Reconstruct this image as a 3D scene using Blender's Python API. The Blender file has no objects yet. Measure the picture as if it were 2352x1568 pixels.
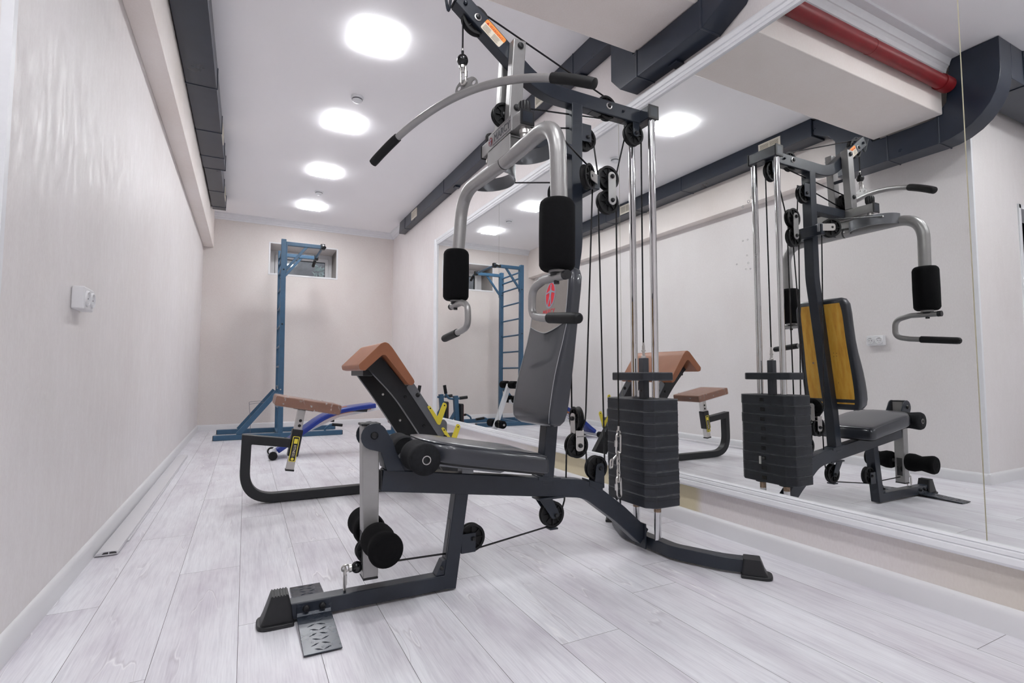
import bpy, bmesh, math, random
from mathutils import Vector, Matrix
random.seed(7)
SC = bpy.context.scene
COL = SC.collection
PI = math.pi

# ------------------------------------------------------------------ camera, world, exposure
FPX = 1187.76
CAM_H = 0.75
YAW, PITCH, ROLL = 0.474759, 0.0615446, 0.000774611
cam = bpy.data.cameras.new('camera')
cam.sensor_fit = 'HORIZONTAL'
cam.sensor_width = 36.0
cam.lens = FPX * 36.0 / 2352.0
cam.clip_start = 0.05
camera = bpy.data.objects.new('camera', cam)
COL.objects.link(camera)
_f = Vector((math.sin(YAW) * math.cos(PITCH), math.cos(YAW) * math.cos(PITCH), math.sin(PITCH)))
_r = Vector((math.cos(YAW), -math.sin(YAW), 0.0))
_u = _r.cross(_f)
_r2 = _r * math.cos(ROLL) + _u * math.sin(ROLL)
_u2 = -_r * math.sin(ROLL) + _u * math.cos(ROLL)
_m = Matrix((_r2, _u2, -_f)).transposed().to_4x4()
_m.translation = Vector((0, 0, CAM_H))
camera.matrix_world = _m
SC.camera = camera

world = bpy.data.worlds.new('World')
SC.world = world
world.use_nodes = True
world.node_tree.nodes['Background'].inputs[0].default_value = (0.62, 0.74, 0.95, 1)
world.node_tree.nodes['Background'].inputs[1].default_value = 0.6

SC.view_settings.view_transform = 'Standard'
SC.view_settings.look = 'None'
SC.view_settings.gamma = 1.0
SC.view_settings.exposure = 1.66
SC.view_settings.use_curve_mapping = False
SC.cycles.max_bounces = 14
SC.cycles.diffuse_bounces = 8
SC.cycles.glossy_bounces = 6
SC.cycles.use_denoising = True
SC.cycles.sample_clamp_indirect = 8.0
PANEL_STRENGTH = 21.0

# ------------------------------------------------------------------ helpers
def lin(c):
    c = c / 255.0
    return c / 12.92 if c <= 0.04045 else ((c + 0.055) / 1.055) ** 2.4

def rgb(r, g, b):
    return (lin(r), lin(g), lin(b), 1.0)

class NT:
    """tiny helper around a node tree"""
    def __init__(s, m):
        s.t = m.node_tree
        s.bsdf = s.t.nodes['Principled BSDF']
    def n(s, typ, **kw):
        x = s.t.nodes.new(typ)
        for k, v in kw.items():
            if k.startswith('_'):
                x.inputs[k[1:].replace('_', ' ')].default_value = v
            else:
                setattr(x, k, v)
        return x
    def l(s, a, b):
        s.t.links.new(a, b)
    def math(s, op, a, b=None, c=None):
        x = s.n('ShaderNodeMath', operation=op)
        for i, v in enumerate((a, b, c)):
            if v is None:
                continue
            if isinstance(v, (int, float)):
                x.inputs[i].default_value = v
            else:
                s.l(v, x.inputs[i])
        return x.outputs[0]
    def ramp(s, fac, stops):
        x = s.n('ShaderNodeValToRGB')
        e = x.color_ramp.elements
        while len(e) < len(stops):
            e.new(0.5)
        for i, (p, c) in enumerate(stops):
            e[i].position = p
            e[i].color = c
        s.l(fac, x.inputs[0])
        return x.outputs[0]
    def mix(s, fac, a, b, mode='MIX'):
        x = s.n('ShaderNodeMix', data_type='RGBA', blend_type=mode)
        for i, v in ((0, fac), (6, a), (7, b)):
            if isinstance(v, (int, float)):
                x.inputs[i].default_value = v
            elif isinstance(v, tuple):
                x.inputs[i].default_value = v
            else:
                s.l(v, x.inputs[i])
        return x.outputs[2]
    def coords(s, scale=(1, 1, 1)):
        tc = s.n('ShaderNodeTexCoord')
        mp = s.n('ShaderNodeMapping')
        mp.inputs['Scale'].default_value = scale
        s.l(tc.outputs['Object'], mp.inputs[0])
        return mp.outputs[0]
    def noise(s, vec, scale, detail=4, rough=0.55):
        x = s.n('ShaderNodeTexNoise')
        x.inputs['Scale'].default_value = scale
        x.inputs['Detail'].default_value = detail
        x.inputs['Roughness'].default_value = rough
        s.l(vec, x.inputs['Vector'])
        return x.outputs[0]
    def bump(s, h, strength, dist=0.002):
        x = s.n('ShaderNodeBump')
        x.inputs['Strength'].default_value = strength
        x.inputs['Distance'].default_value = dist
        s.l(h, x.inputs['Height'])
        s.l(x.outputs[0], s.bsdf.inputs['Normal'])

MATS = {}
def mat(name, color, rough=0.5, metal=0.0, noise=0.0, nscale=30, bump=0.0, bscale=200, coat=0.0, spec=0.5, rnoise=0.0):
    m = bpy.data.materials.new(name)
    m.use_nodes = True
    t = NT(m)
    b = t.bsdf
    b.inputs['Base Color'].default_value = color
    b.inputs['Roughness'].default_value = rough
    b.inputs['Metallic'].default_value = metal
    b.inputs['Coat Weight'].default_value = coat
    b.inputs['Specular IOR Level'].default_value = spec
    v = t.coords()
    if noise:
        f = t.noise(v, nscale)
        d = tuple(c * (1 - noise) for c in color[:3]) + (1,)
        u = tuple(min(1, c * (1 + noise)) for c in color[:3]) + (1,)
        t.l(t.ramp(f, [(0.3, d), (0.7, u)]), b.inputs['Base Color'])
    if rnoise:
        f = t.noise(v, nscale * 0.6, 5)
        t.l(t.math('MULTIPLY_ADD', f, rnoise, rough - rnoise * 0.5), b.inputs['Roughness'])
    if bump:
        t.bump(t.noise(v, bscale, 3), bump, 0.001)
    MATS[name] = m
    return m

mat('navy_metal', rgb(33, 39, 49), 0.34, 0.0, 0.12, 14, 0.05, 500, rnoise=0.15)
mat('tread_metal', rgb(46, 52, 62), 0.27, 0.2, 0.1, 30, 0.05, 300, rnoise=0.12)
mat('duct_metal', rgb(35, 43, 57), 0.30, 0.0, 0.10, 5, 0.08, 12, rnoise=0.15)
mat('silver_paint', rgb(158, 157, 156), 0.36, 0.55, 0.05, 20, 0.04, 600)
mat('grey_steel', rgb(120, 122, 126), 0.38, 0.6, 0.05, 20)
mat('chrome', rgb(215, 215, 216), 0.07, 1.0, rnoise=0.06, nscale=18)
mat('zinc', rgb(205, 203, 200), 0.28, 1.0)
mat('black_plastic', rgb(24, 25, 28), 0.45, 0, 0.1, 40)
mat('black_rubber', rgb(13, 14, 16), 0.55, 0, 0.1, 60, spec=0.35)
mat('post_grey', rgb(72, 74, 80), 0.42, 0.3, 0.06, 20)
mat('plate_red', rgb(120, 34, 34), 0.45)
mat('black_gloss', rgb(16, 17, 20), 0.18)
mat('foam', rgb(11, 11, 13), 0.95, 0, 0.25, 120, 0.5, 900, spec=0.2)
mat('foam_ribbed', rgb(26, 27, 30), 0.85, 0, 0.3, 90, 0.8, 260, spec=0.25)
mat('vinyl_grey', rgb(47, 50, 57), 0.33, 0, 0.06, 8, 0.12, 60, coat=0.35)
mat('vinyl_champagne', rgb(150, 143, 137), 0.5, 0.15, 0.04, 30, 0.1, 300)
mat('vinyl_tan', rgb(152, 96, 66), 0.42, 0, 0.06, 12, 0.12, 350)
mat('vinyl_brown', rgb(128, 84, 62), 0.42, 0, 0.08, 12, 0.1, 350)
mat('vinyl_blue', rgb(18, 46, 132), 0.3, 0, 0.08, 12)
mat('stitch', rgb(160, 162, 165), 0.6)
mat('iron', rgb(33, 37, 44), 0.55, 0, 0.2, 30, 0.25, 120, rnoise=0.2)
mat('iron_edge', rgb(92, 94, 98), 0.5, 0.1, 0.75, 26)
mat('matte_black', rgb(19, 21, 25), 0.42, 0, 0.1, 20, 0.05, 500)
mat('yellow_plastic', rgb(232, 214, 70), 0.4)
mat('yellow_ply', rgb(222, 166, 60), 0.5)
mat('blue_paint', rgb(50, 86, 114), 0.4, 0, 0.08, 20, 0.04, 300)
mat('white_paint', rgb(226, 227, 230), 0.4, 0, 0.02, 20)
mat('white_metal', rgb(225, 226, 230), 0.35)
mat('pvc_white', rgb(222, 222, 224), 0.38)
mat('pvc_strip', rgb(208, 207, 210), 0.42)
mat('pipe_red', rgb(122, 14, 22), 0.45, 0, 0.12, 8, 0.05, 40)
mat('red', rgb(225, 38, 55), 0.5)
mat('logo_grey', rgb(150, 156, 172), 0.5)
mat('warn_orange', rgb(242, 150, 66), 0.55)
mat('warn_cream', rgb(226, 216, 198), 0.6)
mat('print_dark', rgb(60, 52, 44), 0.7)
mat('print_red', rgb(196, 44, 28), 0.6)
mat('orange_fabric', rgb(190, 120, 70), 0.8)
mat('rust', rgb(158, 136, 116), 0.45, 0.7, 0.4, 90)
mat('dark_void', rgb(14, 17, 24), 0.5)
mat('gap_dark', rgb(92, 88, 90), 0.9)
mat('detector_ring', rgb(120, 120, 124), 0.3, 0.4)
mat('grille_dark', rgb(92, 86, 78), 0.8)
mat('grille_beige', rgb(226, 220, 206), 0.5)
mat('outdoor_wall', rgb(128, 122, 116), 0.9, 0, 0.35, 6, 0.4, 20)
mat('leaf', rgb(196, 208, 196), 0.6, 0, 0.15, 30)
mat('cream_tape', rgb(222, 214, 188), 0.6)

def mat_worn_iron():
    t = NT(MATS['iron'])
    b = t.n('ShaderNodeBevel', samples=4)
    b.inputs['Radius'].default_value = 0.0035
    geo = t.n('ShaderNodeNewGeometry')
    dt = t.n('ShaderNodeVectorMath', operation='DOT_PRODUCT')
    t.l(b.outputs[0], dt.inputs[0])
    t.l(geo.outputs['Normal'], dt.inputs[1])
    edge = t.ramp(dt.outputs['Value'], [(0.94, (1, 1, 1, 1)), (0.997, (0, 0, 0, 1))])
    n = t.noise(t.coords(), 38, 5, 0.7)
    wear = t.ramp(n, [(0.40, (0, 0, 0, 1)), (0.62, (1, 1, 1, 1))])
    n2 = t.noise(t.coords((1, 1, 1.6)), 22, 6, 0.75)
    scuff = t.ramp(n2, [(0.66, (0, 0, 0, 1)), (0.78, (0.5, 0.5, 0.5, 1))])
    f = t.math('MAXIMUM', t.math('MULTIPLY', edge, t.math('MULTIPLY_ADD', wear, 0.55, 0.40)), t.math('MULTIPLY', scuff, 0.35))
    dark = t.ramp(t.noise(t.coords(), 30), [(0.3, rgb(24, 28, 34)), (0.7, rgb(34, 38, 46))])
    c = t.mix(f, dark, rgb(150, 152, 156))
    t.l(c, t.bsdf.inputs['Base Color'])
mat_worn_iron()
mat('mirror_stain', rgb(150, 150, 150), 0.6)

# wood with knots for the back board
def mat_ply():
    m = MATS['yellow_ply']
    t = NT(m)
    v = t.coords((1.0, 14, 2.2))
    f = t.noise(v, 4, 5, 0.6)
    c = t.ramp(f, [(0.25, rgb(200, 138, 44)), (0.5, rgb(224, 168, 62)), (0.75, rgb(232, 184, 84))])
    t.l(c, t.bsdf.inputs['Base Color'])
mat_ply()

def mat_wallpaper(name, base, dark, light, stain=False):
    m = bpy.data.materials.new(name)
    m.use_nodes = True
    t = NT(m)
    v = t.coords((1, 1, 0.4))
    big = t.noise(t.coords((1, 1, 0.7)), 1.7, 3)
    fine = t.noise(v, 150, 4, 0.65)
    mid = t.noise(t.coords((1, 1, 0.35)), 26, 4, 0.6)
    c = t.ramp(big, [(0.3, dark), (0.5, base), (0.72, light)])
    c2 = t.mix(0.10, c, t.ramp(fine, [(0.3, (0.1, 0.09, 0.085, 1)), (0.7, (1, 1, 1, 1))]), 'OVERLAY')
    if stain:
        # yellowed paper low on the wall behind the weight stack
        tc = t.n('ShaderNodeTexCoord')
        sp = t.n('ShaderNodeSeparateXYZ')
        t.l(tc.outputs['Object'], sp.inputs[0])
        n2 = t.noise(t.coords((1, 1, 1)), 2.5, 3)
        yy = t.math('MULTIPLY_ADD', n2, 0.25, sp.outputs[1])
        mr = t.n('ShaderNodeMapRange')
        mr.interpolation_type = 'SMOOTHSTEP'
        mr.inputs[1].default_value = 1.92
        mr.inputs[2].default_value = 2.0
        t.l(yy, mr.inputs[0])
        mr2 = t.n('ShaderNodeMapRange')
        mr2.interpolation_type = 'SMOOTHSTEP'
        mr2.inputs[1].default_value = 3.9
        mr2.inputs[2].default_value = 3.2
        t.l(yy, mr2.inputs[0])
        mr3 = t.n('ShaderNodeMapRange')
        mr3.interpolation_type = 'SMOOTHSTEP'
        mr3.inputs[1].default_value = 0.30
        mr3.inputs[2].default_value = 0.22
        t.l(sp.outputs[2], mr3.inputs[0])
        fac = t.math('MULTIPLY', t.math('MULTIPLY', mr.outputs[0], mr2.outputs[0]), t.math('MULTIPLY', mr3.outputs[0], 0.62))
        c2 = t.mix(fac, c2, rgb(196, 182, 120))
        # ochre tint low on the paper under the mirror frame near the camera
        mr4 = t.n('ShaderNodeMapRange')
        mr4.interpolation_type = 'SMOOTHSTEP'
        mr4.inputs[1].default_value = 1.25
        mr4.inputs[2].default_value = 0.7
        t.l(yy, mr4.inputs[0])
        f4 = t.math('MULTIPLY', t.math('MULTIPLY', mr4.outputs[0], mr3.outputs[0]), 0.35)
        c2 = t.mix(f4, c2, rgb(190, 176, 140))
    t.l(c2, t.bsdf.inputs['Base Color'])
    t.bsdf.inputs['Specular IOR Level'].default_value = 0.35
    t.l(t.ramp(mid, [(0.35, (0.34, 0.34, 0.34, 1)), (0.65, (0.62, 0.62, 0.62, 1))]), t.bsdf.inputs['Roughness'])
    h = t.math('ADD', t.math('MULTIPLY', fine, 0.5), t.math('MULTIPLY', mid, 0.7))
    t.bump(h, 0.35, 0.0022)
    MATS[name] = m

mat_wallpaper('wallpaper', rgb(224, 220, 219), rgb(221, 216, 215), rgb(227, 223, 223))
mat_wallpaper('wallpaper_right', rgb(224, 218, 217), rgb(220, 213, 212), rgb(227, 222, 221), True)
mat_wallpaper('wallpaper_back', rgb(218, 211, 207), rgb(215, 206, 202), rgb(221, 215, 211))

mat_wallpaper('wallpaper_beam', rgb(236, 228, 223), rgb(232, 223, 217), rgb(239, 232, 228))

def mat_ceiling():
    m = bpy.data.materials.new('ceiling_paper')
    m.use_nodes = True
    t = NT(m)
    big = t.noise(t.coords(), 0.9, 2)
    fine = t.noise(t.coords(), 130, 3)
    c = t.ramp(big, [(0.3, rgb(246, 245, 247)), (0.7, rgb(249, 248, 250))])
    t.l(c, t.bsdf.inputs['Base Color'])
    t.bsdf.inputs['Roughness'].default_value = 0.55
    t.bump(fine, 0.25, 0.0015)
    MATS['ceiling_paper'] = m
mat_ceiling()

def mat_floor():
    m = bpy.data.materials.new('laminate')
    m.use_nodes = True
    t = NT(m)
    at = t.n('ShaderNodeAttribute', attribute_name='plank')
    tc = t.n('ShaderNodeTexCoord')
    off = t.n('ShaderNodeCombineXYZ')
    t.l(t.math('MULTIPLY', at.outputs['Fac'], 37.0), off.inputs[2])
    t.l(t.math('MULTIPLY', at.outputs['Fac'], 11.0), off.inputs[1])
    ad = t.n('ShaderNodeVectorMath', operation='ADD')
    t.l(tc.outputs['Object'], ad.inputs[0])
    t.l(off.outputs[0], ad.inputs[1])
    def mp(sc):
        x = t.n('ShaderNodeMapping')
        x.inputs['Scale'].default_value = sc
        t.l(ad.outputs[0], x.inputs[0])
        return x.outputs[0]
    blot = t.noise(mp((5.5, 1.7, 1)), 1.0, 4, 0.6)
    grain = t.noise(mp((60, 2.6, 1)), 1.0, 5, 0.65)
    fine = t.noise(mp((260, 9, 1)), 1.0, 3, 0.6)
    base = t.ramp(blot, [(0.30, rgb(206, 202, 210)), (0.45, rgb(222, 221, 226)), (0.62, rgb(232, 233, 237)), (0.8, rgb(237, 238, 241))])
    tint = t.mix(t.math('MULTIPLY', at.outputs['Fac'], 0.12), base, rgb(214, 207, 213))
    g = t.ramp(grain, [(0.28, rgb(206, 203, 209)), (0.5, rgb(255, 255, 255))])
    c = t.mix(0.45, tint, g, 'MULTIPLY')
    f2 = t.ramp(fine, [(0.3, rgb(228, 226, 230)), (0.6, rgb(255, 255, 255))])
    c = t.mix(0.5, c, f2, 'MULTIPLY')
    # pale split lines wandering along the grain
    wv = t.n('ShaderNodeTexNoise')
    wv.inputs['Scale'].default_value = 1.0
    wv.inputs['Detail'].default_value = 3
    t.l(mp((9, 1.25, 1)), wv.inputs['Vector'])
    d = t.math('ABSOLUTE', t.math('SUBTRACT', wv.outputs[0], 0.535))
    msk = t.noise(mp((3, 1.6, 1)), 1.0, 2)
    gate = t.ramp(msk, [(0.50, (0, 0, 0, 1)), (0.60, (1, 1, 1, 1))])
    line = t.math('MULTIPLY', t.ramp(d, [(0.0, (1, 1, 1, 1)), (0.007, (0, 0, 0, 1))]), gate)
    d2 = t.math('ABSOLUTE', t.math('SUBTRACT', wv.outputs[0], 0.523))
    line2 = t.math('MULTIPLY', t.ramp(d2, [(0.0, (1, 1, 1, 1)), (0.012, (0, 0, 0, 1))]), gate)
    c = t.mix(t.math('MULTIPLY', line2, 0.28), c, rgb(150, 140, 146))
    c = t.mix(t.math('MULTIPLY', line, 0.55), c, rgb(246, 245, 246))
    t.l(c, t.bsdf.inputs['Base Color'])
    t.l(t.ramp(grain, [(0.2, (0.30, 0.30, 0.30, 1)), (0.8, (0.42, 0.42, 0.42, 1))]), t.bsdf.inputs['Roughness'])
    t.bsdf.inputs['Specular IOR Level'].default_value = 0.45
    t.bump(t.math('ADD', t.math('MULTIPLY', grain, 0.5), line), 0.12, 0.001)
    MATS['laminate'] = m
mat_floor()

def mat_special():
    m = bpy.data.materials.new('mirror_glass')
    m.use_nodes = True
    t = NT(m)
    t.bsdf.inputs['Base Color'].default_value = (0.875, 0.89, 0.88, 1)
    t.bsdf.inputs['Metallic'].default_value = 1.0
    t.bsdf.inputs['Roughness'].default_value = 0.0
    MATS['mirror_glass'] = m
    m = bpy.data.materials.new('light_diffuser')
    m.use_nodes = True
    t = NT(m)
    t.bsdf.inputs['Base Color'].default_value = (0.9, 0.9, 0.9, 1)
    t.bsdf.inputs['Emission Color'].default_value = (0.975, 0.985, 1.0, 1)
    t.bsdf.inputs['Emission Strength'].default_value = PANEL_STRENGTH
    MATS['light_diffuser'] = m
    m = bpy.data.materials.new('window_glass')
    m.use_nodes = True
    t = NT(m)
    t.bsdf.inputs['Base Color'].default_value = (0.95, 0.97, 0.97, 1)
    t.bsdf.inputs['Transmission Weight'].default_value = 1.0
    t.bsdf.inputs['Roughness'].default_value = 0.0
    t.bsdf.inputs['IOR'].default_value = 0.65
    MATS['window_glass'] = m
    m = bpy.data.materials.new('cling_film')
    m.use_nodes = True
    t = NT(m)
    t.bsdf.inputs['Base Color'].default_value = (1, 1, 1, 1)
    t.bsdf.inputs['Roughness'].default_value = 0.12
    f = t.noise(t.coords((6, 40, 30)), 3.0, 4)
    t.bump(f, 0.9, 0.004)
    f2 = t.noise(t.coords((14, 5, 10)), 4.0, 3)
    t.l(t.ramp(f2, [(0.60, (0.05, 0.05, 0.05, 1)), (0.74, (0.42, 0.42, 0.42, 1))]), t.bsdf.inputs['Alpha'])
    MATS['cling_film'] = m
mat_special()

# ------------------------------------------------------------------ mesh builder
class G:
    def __init__(s):
        s.bm = bmesh.new()
    # -- boxes
    def box(s, c, d, rot=None):
        vs = []
        for i in (-.5, .5):
            for j in (-.5, .5):
                for k in (-.5, .5):
                    p = Vector((i * d[0], j * d[1], k * d[2]))
                    if rot is not None:
                        p = rot @ p
                    vs.append(s.bm.verts.new(p + Vector(c)))
        for f in ((0, 1, 3, 2), (4, 6, 7, 5), (0, 4, 5, 1), (2, 3, 7, 6), (0, 2, 6, 4), (1, 5, 7, 3)):
            s.bm.faces.new([vs[i] for i in f])
        return s
    def bx(s, x0, x1, y0, y1, z0, z1):
        return s.box(((x0 + x1) / 2, (y0 + y1) / 2, (z0 + z1) / 2), (abs(x1 - x0), abs(y1 - y0), abs(z1 - z0)))
    # -- loft of equal length rings
    def loft(s, rings, cap=True, closed=False):
        R = [[s.bm.verts.new(Vector(p)) for p in r] for r in rings]
        n = len(R[0])
        m = len(R)
        for i in range(m if closed else m - 1):
            a, b = R[i], R[(i + 1) % m]
            for k in range(n):
                s.bm.faces.new((a[k], a[(k + 1) % n], b[(k + 1) % n], b[k]))
        if cap and not closed:
            s.bm.faces.new(R[0][::-1])
            s.bm.faces.new(R[-1])
        return s
    # -- round tube along a path
    def tube(s, pts, r, n=12, closed=False, cap=True):
        P = [Vector(p) for p in pts]
        rad = r if isinstance(r, (list, tuple)) else [r] * len(P)
        rings = []
        prev = None
        m = len(P)
        for i, p in enumerate(P):
            if closed:
                t = (P[(i + 1) % m] - P[i - 1]).normalized()
            elif i == 0:
                t = (P[1] - P[0]).normalized()
            elif i == m - 1:
                t = (P[-1] - P[-2]).normalized()
            else:
                t = ((P[i + 1] - p).normalized() + (p - P[i - 1]).normalized()).normalized()
            if prev is None:
                a = Vector((0, 0, 1)) if abs(t.z) < 0.9 else Vector((1, 0, 0))
                u = t.cross(a).normalized()
            else:
                u = (prev - t * prev.dot(t)).normalized()
            prev = u
            v = t.cross(u)
            rings.append([p + (u * math.cos(2 * PI * k / n) + v * math.sin(2 * PI * k / n)) * rad[i] for k in range(n)])
        return s.loft(rings, cap, closed)
    # -- rectangular bar along a path; side = constant width direction
    def bar(s, pts, side, w, h, cap=True):
        P = [Vector(p) for p in pts]
        S = Vector(side).normalized()
        rings = []
        m = len(P)
        for i, p in enumerate(P):
            if i == 0:
                t = (P[1] - P[0]).normalized(); k = 1
            elif i == m - 1:
                t = (P[-1] - P[-2]).normalized(); k = 1
            else:
                a = (p - P[i - 1]).normalized(); b = (P[i + 1] - p).normalized()
                t = (a + b).normalized()
                k = 1 / max(0.5, t.dot(a))
            up = S.cross(t).normalized() * (h / 2 * k)
            sd = S * (w / 2)
            rings.append([p - sd - up, p + sd - up, p + sd + up, p - sd + up])
        return s.loft(rings, cap)
    def cyl(s, a, b, r, n=20, r2=None):
        return s.tube([a, b], [r, r if r2 is None else r2], n)
    # -- lathe: profile of (t, r) about axis from p in direction d
    def lathe(s, prof, p, d, n=28, cap=True):
        d = Vector(d).normalized()
        a = Vector((0, 0, 1)) if abs(d.z) < 0.9 else Vector((1, 0, 0))
        u = d.cross(a).normalized()
        v = d.cross(u)
        P = Vector(p)
        return s.loft([[P + d * t + (u * math.cos(2 * PI * k / n) + v * math.sin(2 * PI * k / n)) * r for k in range(n)] for t, r in prof], cap)
    # -- polygon (with holes) extruded: pts2d mapped by fn(u, v) -> Vector, thickness vector
    def prism(s, loops, fn, thick):
        bm2 = bmesh.new()
        edges = []
        for lp in loops:
            vs = [bm2.verts.new(fn(*p)) for p in lp]
            for i in range(len(vs)):
                edges.append(bm2.edges.new((vs[i], vs[(i + 1) % len(vs)])))
        if len(loops) == 1:
            bm2.faces.new(list(bm2.verts))
        else:
            bmesh.ops.triangle_fill(bm2, use_beauty=True, edges=edges)
        r = bmesh.ops.extrude_face_region(bm2, geom=list(bm2.faces))
        T = Vector(thick)
        for v in r['geom']:
            if isinstance(v, bmesh.types.BMVert):
                v.co += T
        bm2.verts.index_update()
        mp = {v: s.bm.verts.new(v.co) for v in bm2.verts}
        for f in bm2.faces:
            s.bm.faces.new([mp[v] for v in f.verts])
        bm2.free()
        return s
    def grid(s, rows):
        R = [[s.bm.verts.new(Vector(p)) for p in r] for r in rows]
        for i in range(len(R) - 1):
            for k in range(len(R[0]) - 1):
                s.bm.faces.new((R[i][k], R[i][k + 1], R[i + 1][k + 1], R[i + 1][k]))
        return s
    def sphere(s, c, r, seg=18, rings=12, sc=(1, 1, 1)):
        prof = []
        for i in range(1, rings):
            a = PI * i / rings
            prof.append([(Vector((math.sin(a) * math.cos(2 * PI * k / seg) * sc[0], math.sin(a) * math.sin(2 * PI * k / seg) * sc[1], math.cos(a) * sc[2])) * r + Vector(c)) for k in range(seg)])
        return s.loft(prof)

def fillet(pts, r, seg=6):
    """round the inner corners of a polyline"""
    P = [Vector(p) for p in pts]
    out = [P[0]]
    for i in range(1, len(P) - 1):
        a, b, c = P[i - 1], P[i], P[i + 1]
        ri = r[i - 1] if isinstance(r, (list, tuple)) else r
        d1, d2 = (a - b), (c - b)
        ang = d1.angle(d2)
        if ang > PI - 0.03:
            out.append(b); continue
        tl = min(ri / math.tan(ang / 2), d1.length * 0.49, d2.length * 0.49)
        p, q = b + d1.normalized() * tl, b + d2.normalized() * tl
        for k in range(seg + 1):
            t = k / seg
            out.append((1 - t) ** 2 * p + 2 * t * (1 - t) * b + t * t * q)
    out.append(P[-1])
    return out

def rpoly(pts, r, seg=5):
    """rounded closed polygon in 2d"""
    n = len(pts)
    out = []
    for i in range(n):
        a, b, c = Vector(pts[i - 1]), Vector(pts[i]), Vector(pts[(i + 1) % n])
        ri = r[i] if isinstance(r, (list, tuple)) else r
        d1, d2 = a - b, c - b
        tl = min(ri, d1.length * 0.49, d2.length * 0.49)
        if tl < 1e-5:
            out.append((b.x, b.y)); continue
        p, q = b + d1.normalized() * tl, b + d2.normalized() * tl
        for k in range(seg + 1):
            t = k / seg
            v = (1 - t) ** 2 * p + 2 * t * (1 - t) * b + t * t * q
            out.append((v.x, v.y))
    return out

def circle2(cx, cy, r, n=20, rx=None):
    return [(cx + (rx or r) * math.cos(2 * PI * k / n), cy + r * math.sin(2 * PI * k / n)) for k in range(n)]

XZ = lambda y: (lambda u, v: Vector((u, y, v)))
XY = lambda z: (lambda u, v: Vector((u, v, z)))
YZ = lambda x: (lambda u, v: Vector((x, u, v)))

def root_of(o):
    while o is not None and o.parent is not None:
        o = o.parent
    return o

def obj(name, g, m, parent=None, bevel=0.0, seg=2, smooth=35, kind=None, label=None, sub=0):
    bm = g.bm
    bmesh.ops.remove_doubles(bm, verts=bm.verts, dist=1e-6)
    bmesh.ops.recalc_face_normals(bm, faces=bm.faces)
    origin = root_of(parent).location if parent is not None else Vector((0, 0, 0))
    if origin.length:
        bmesh.ops.translate(bm, verts=bm.verts, vec=-origin)
    for f in bm.faces:
        f.smooth = smooth > 0
    if smooth > 0 and bevel == 0:
        lim = math.radians(smooth)
        for e in bm.edges:
            if len(e.link_faces) == 2 and e.calc_face_angle(0) > lim:
                e.smooth = False
    me = bpy.data.meshes.new(name)
    bm.to_mesh(me)
    bm.free()
    if m:
        me.materials.append(MATS[m] if isinstance(m, str) else m)
    o = bpy.data.objects.new(name, me)
    COL.objects.link(o)
    if parent is not None:
        o.parent = parent
    if bevel:
        b = o.modifiers.new('bevel', 'BEVEL')
        b.width = bevel
        b.segments = seg
        b.limit_method = 'ANGLE'
        b.angle_limit = math.radians(35)
        b.harden_normals = True
    if sub:
        q = o.modifiers.new('subsurf', 'SUBSURF')
        q.levels = sub
        q.render_levels = sub
    if kind:
        o['kind'] = kind
    if label:
        o['label'] = label
    return o

def thing(name, label, cat, loc=(0, 0, 0), group=None):
    o = bpy.data.objects.new(name, None)
    o.empty_display_size = 0.1
    COL.objects.link(o)
    o.location = loc
    o['label'] = label
    o['category'] = cat
    if group:
        o['group'] = group
    return o

def tag(o, label, cat, group=None):
    o['label'] = label
    o['category'] = cat
    if group:
        o['group'] = group
    return o

def struct(name, g, m, parent=None, **kw):
    return obj(name, g, m, parent, kind='structure', **kw)

def text(name, s, size, origin, xdir, ydir, m, parent, depth=0.0006, align='CENTER', width=None, shear=0.0):
    """extruded lettering as a mesh"""
    cu = bpy.data.curves.new(name, 'FONT')
    cu.body = s
    cu.size = size
    cu.extrude = depth
    cu.align_x = align
    cu.align_y = 'CENTER'
    cu.shear = shear
    tmp = bpy.data.objects.new(name, cu)
    COL.objects.link(tmp)
    dg = bpy.context.evaluated_depsgraph_get()
    me = bpy.data.meshes.new_from_object(tmp.evaluated_get(dg))
    bpy.data.objects.remove(tmp)
    x = Vector(xdir).normalized(); y = Vector(ydir).normalized(); z = x.cross(y)
    y = z.cross(x)
    org = Vector(origin) - (root_of(parent).location if parent else Vector())
    xs = [v.co.x for v in me.vertices]
    k = 1.0
    if width:
        k = width / max(1e-6, max(xs) - min(xs))
    for v in me.vertices:
        v.co = org + x * v.co.x * k + y * v.co.y + z * v.co.z
    me.materials.clear()
    me.materials.append(MATS[m])
    o = bpy.data.objects.new(name, me)
    COL.objects.link(o)
    if parent:
        o.parent = parent
    return o

# ================================================================== the room
XL, XR, YB, ZC = -0.545, 1.985, 7.888, 2.90
YCOR = 1.68            # where the left wall turns away
XFAR, YNEAR = -3.0, -1.8
XM = 1.971             # mirror plane

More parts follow.
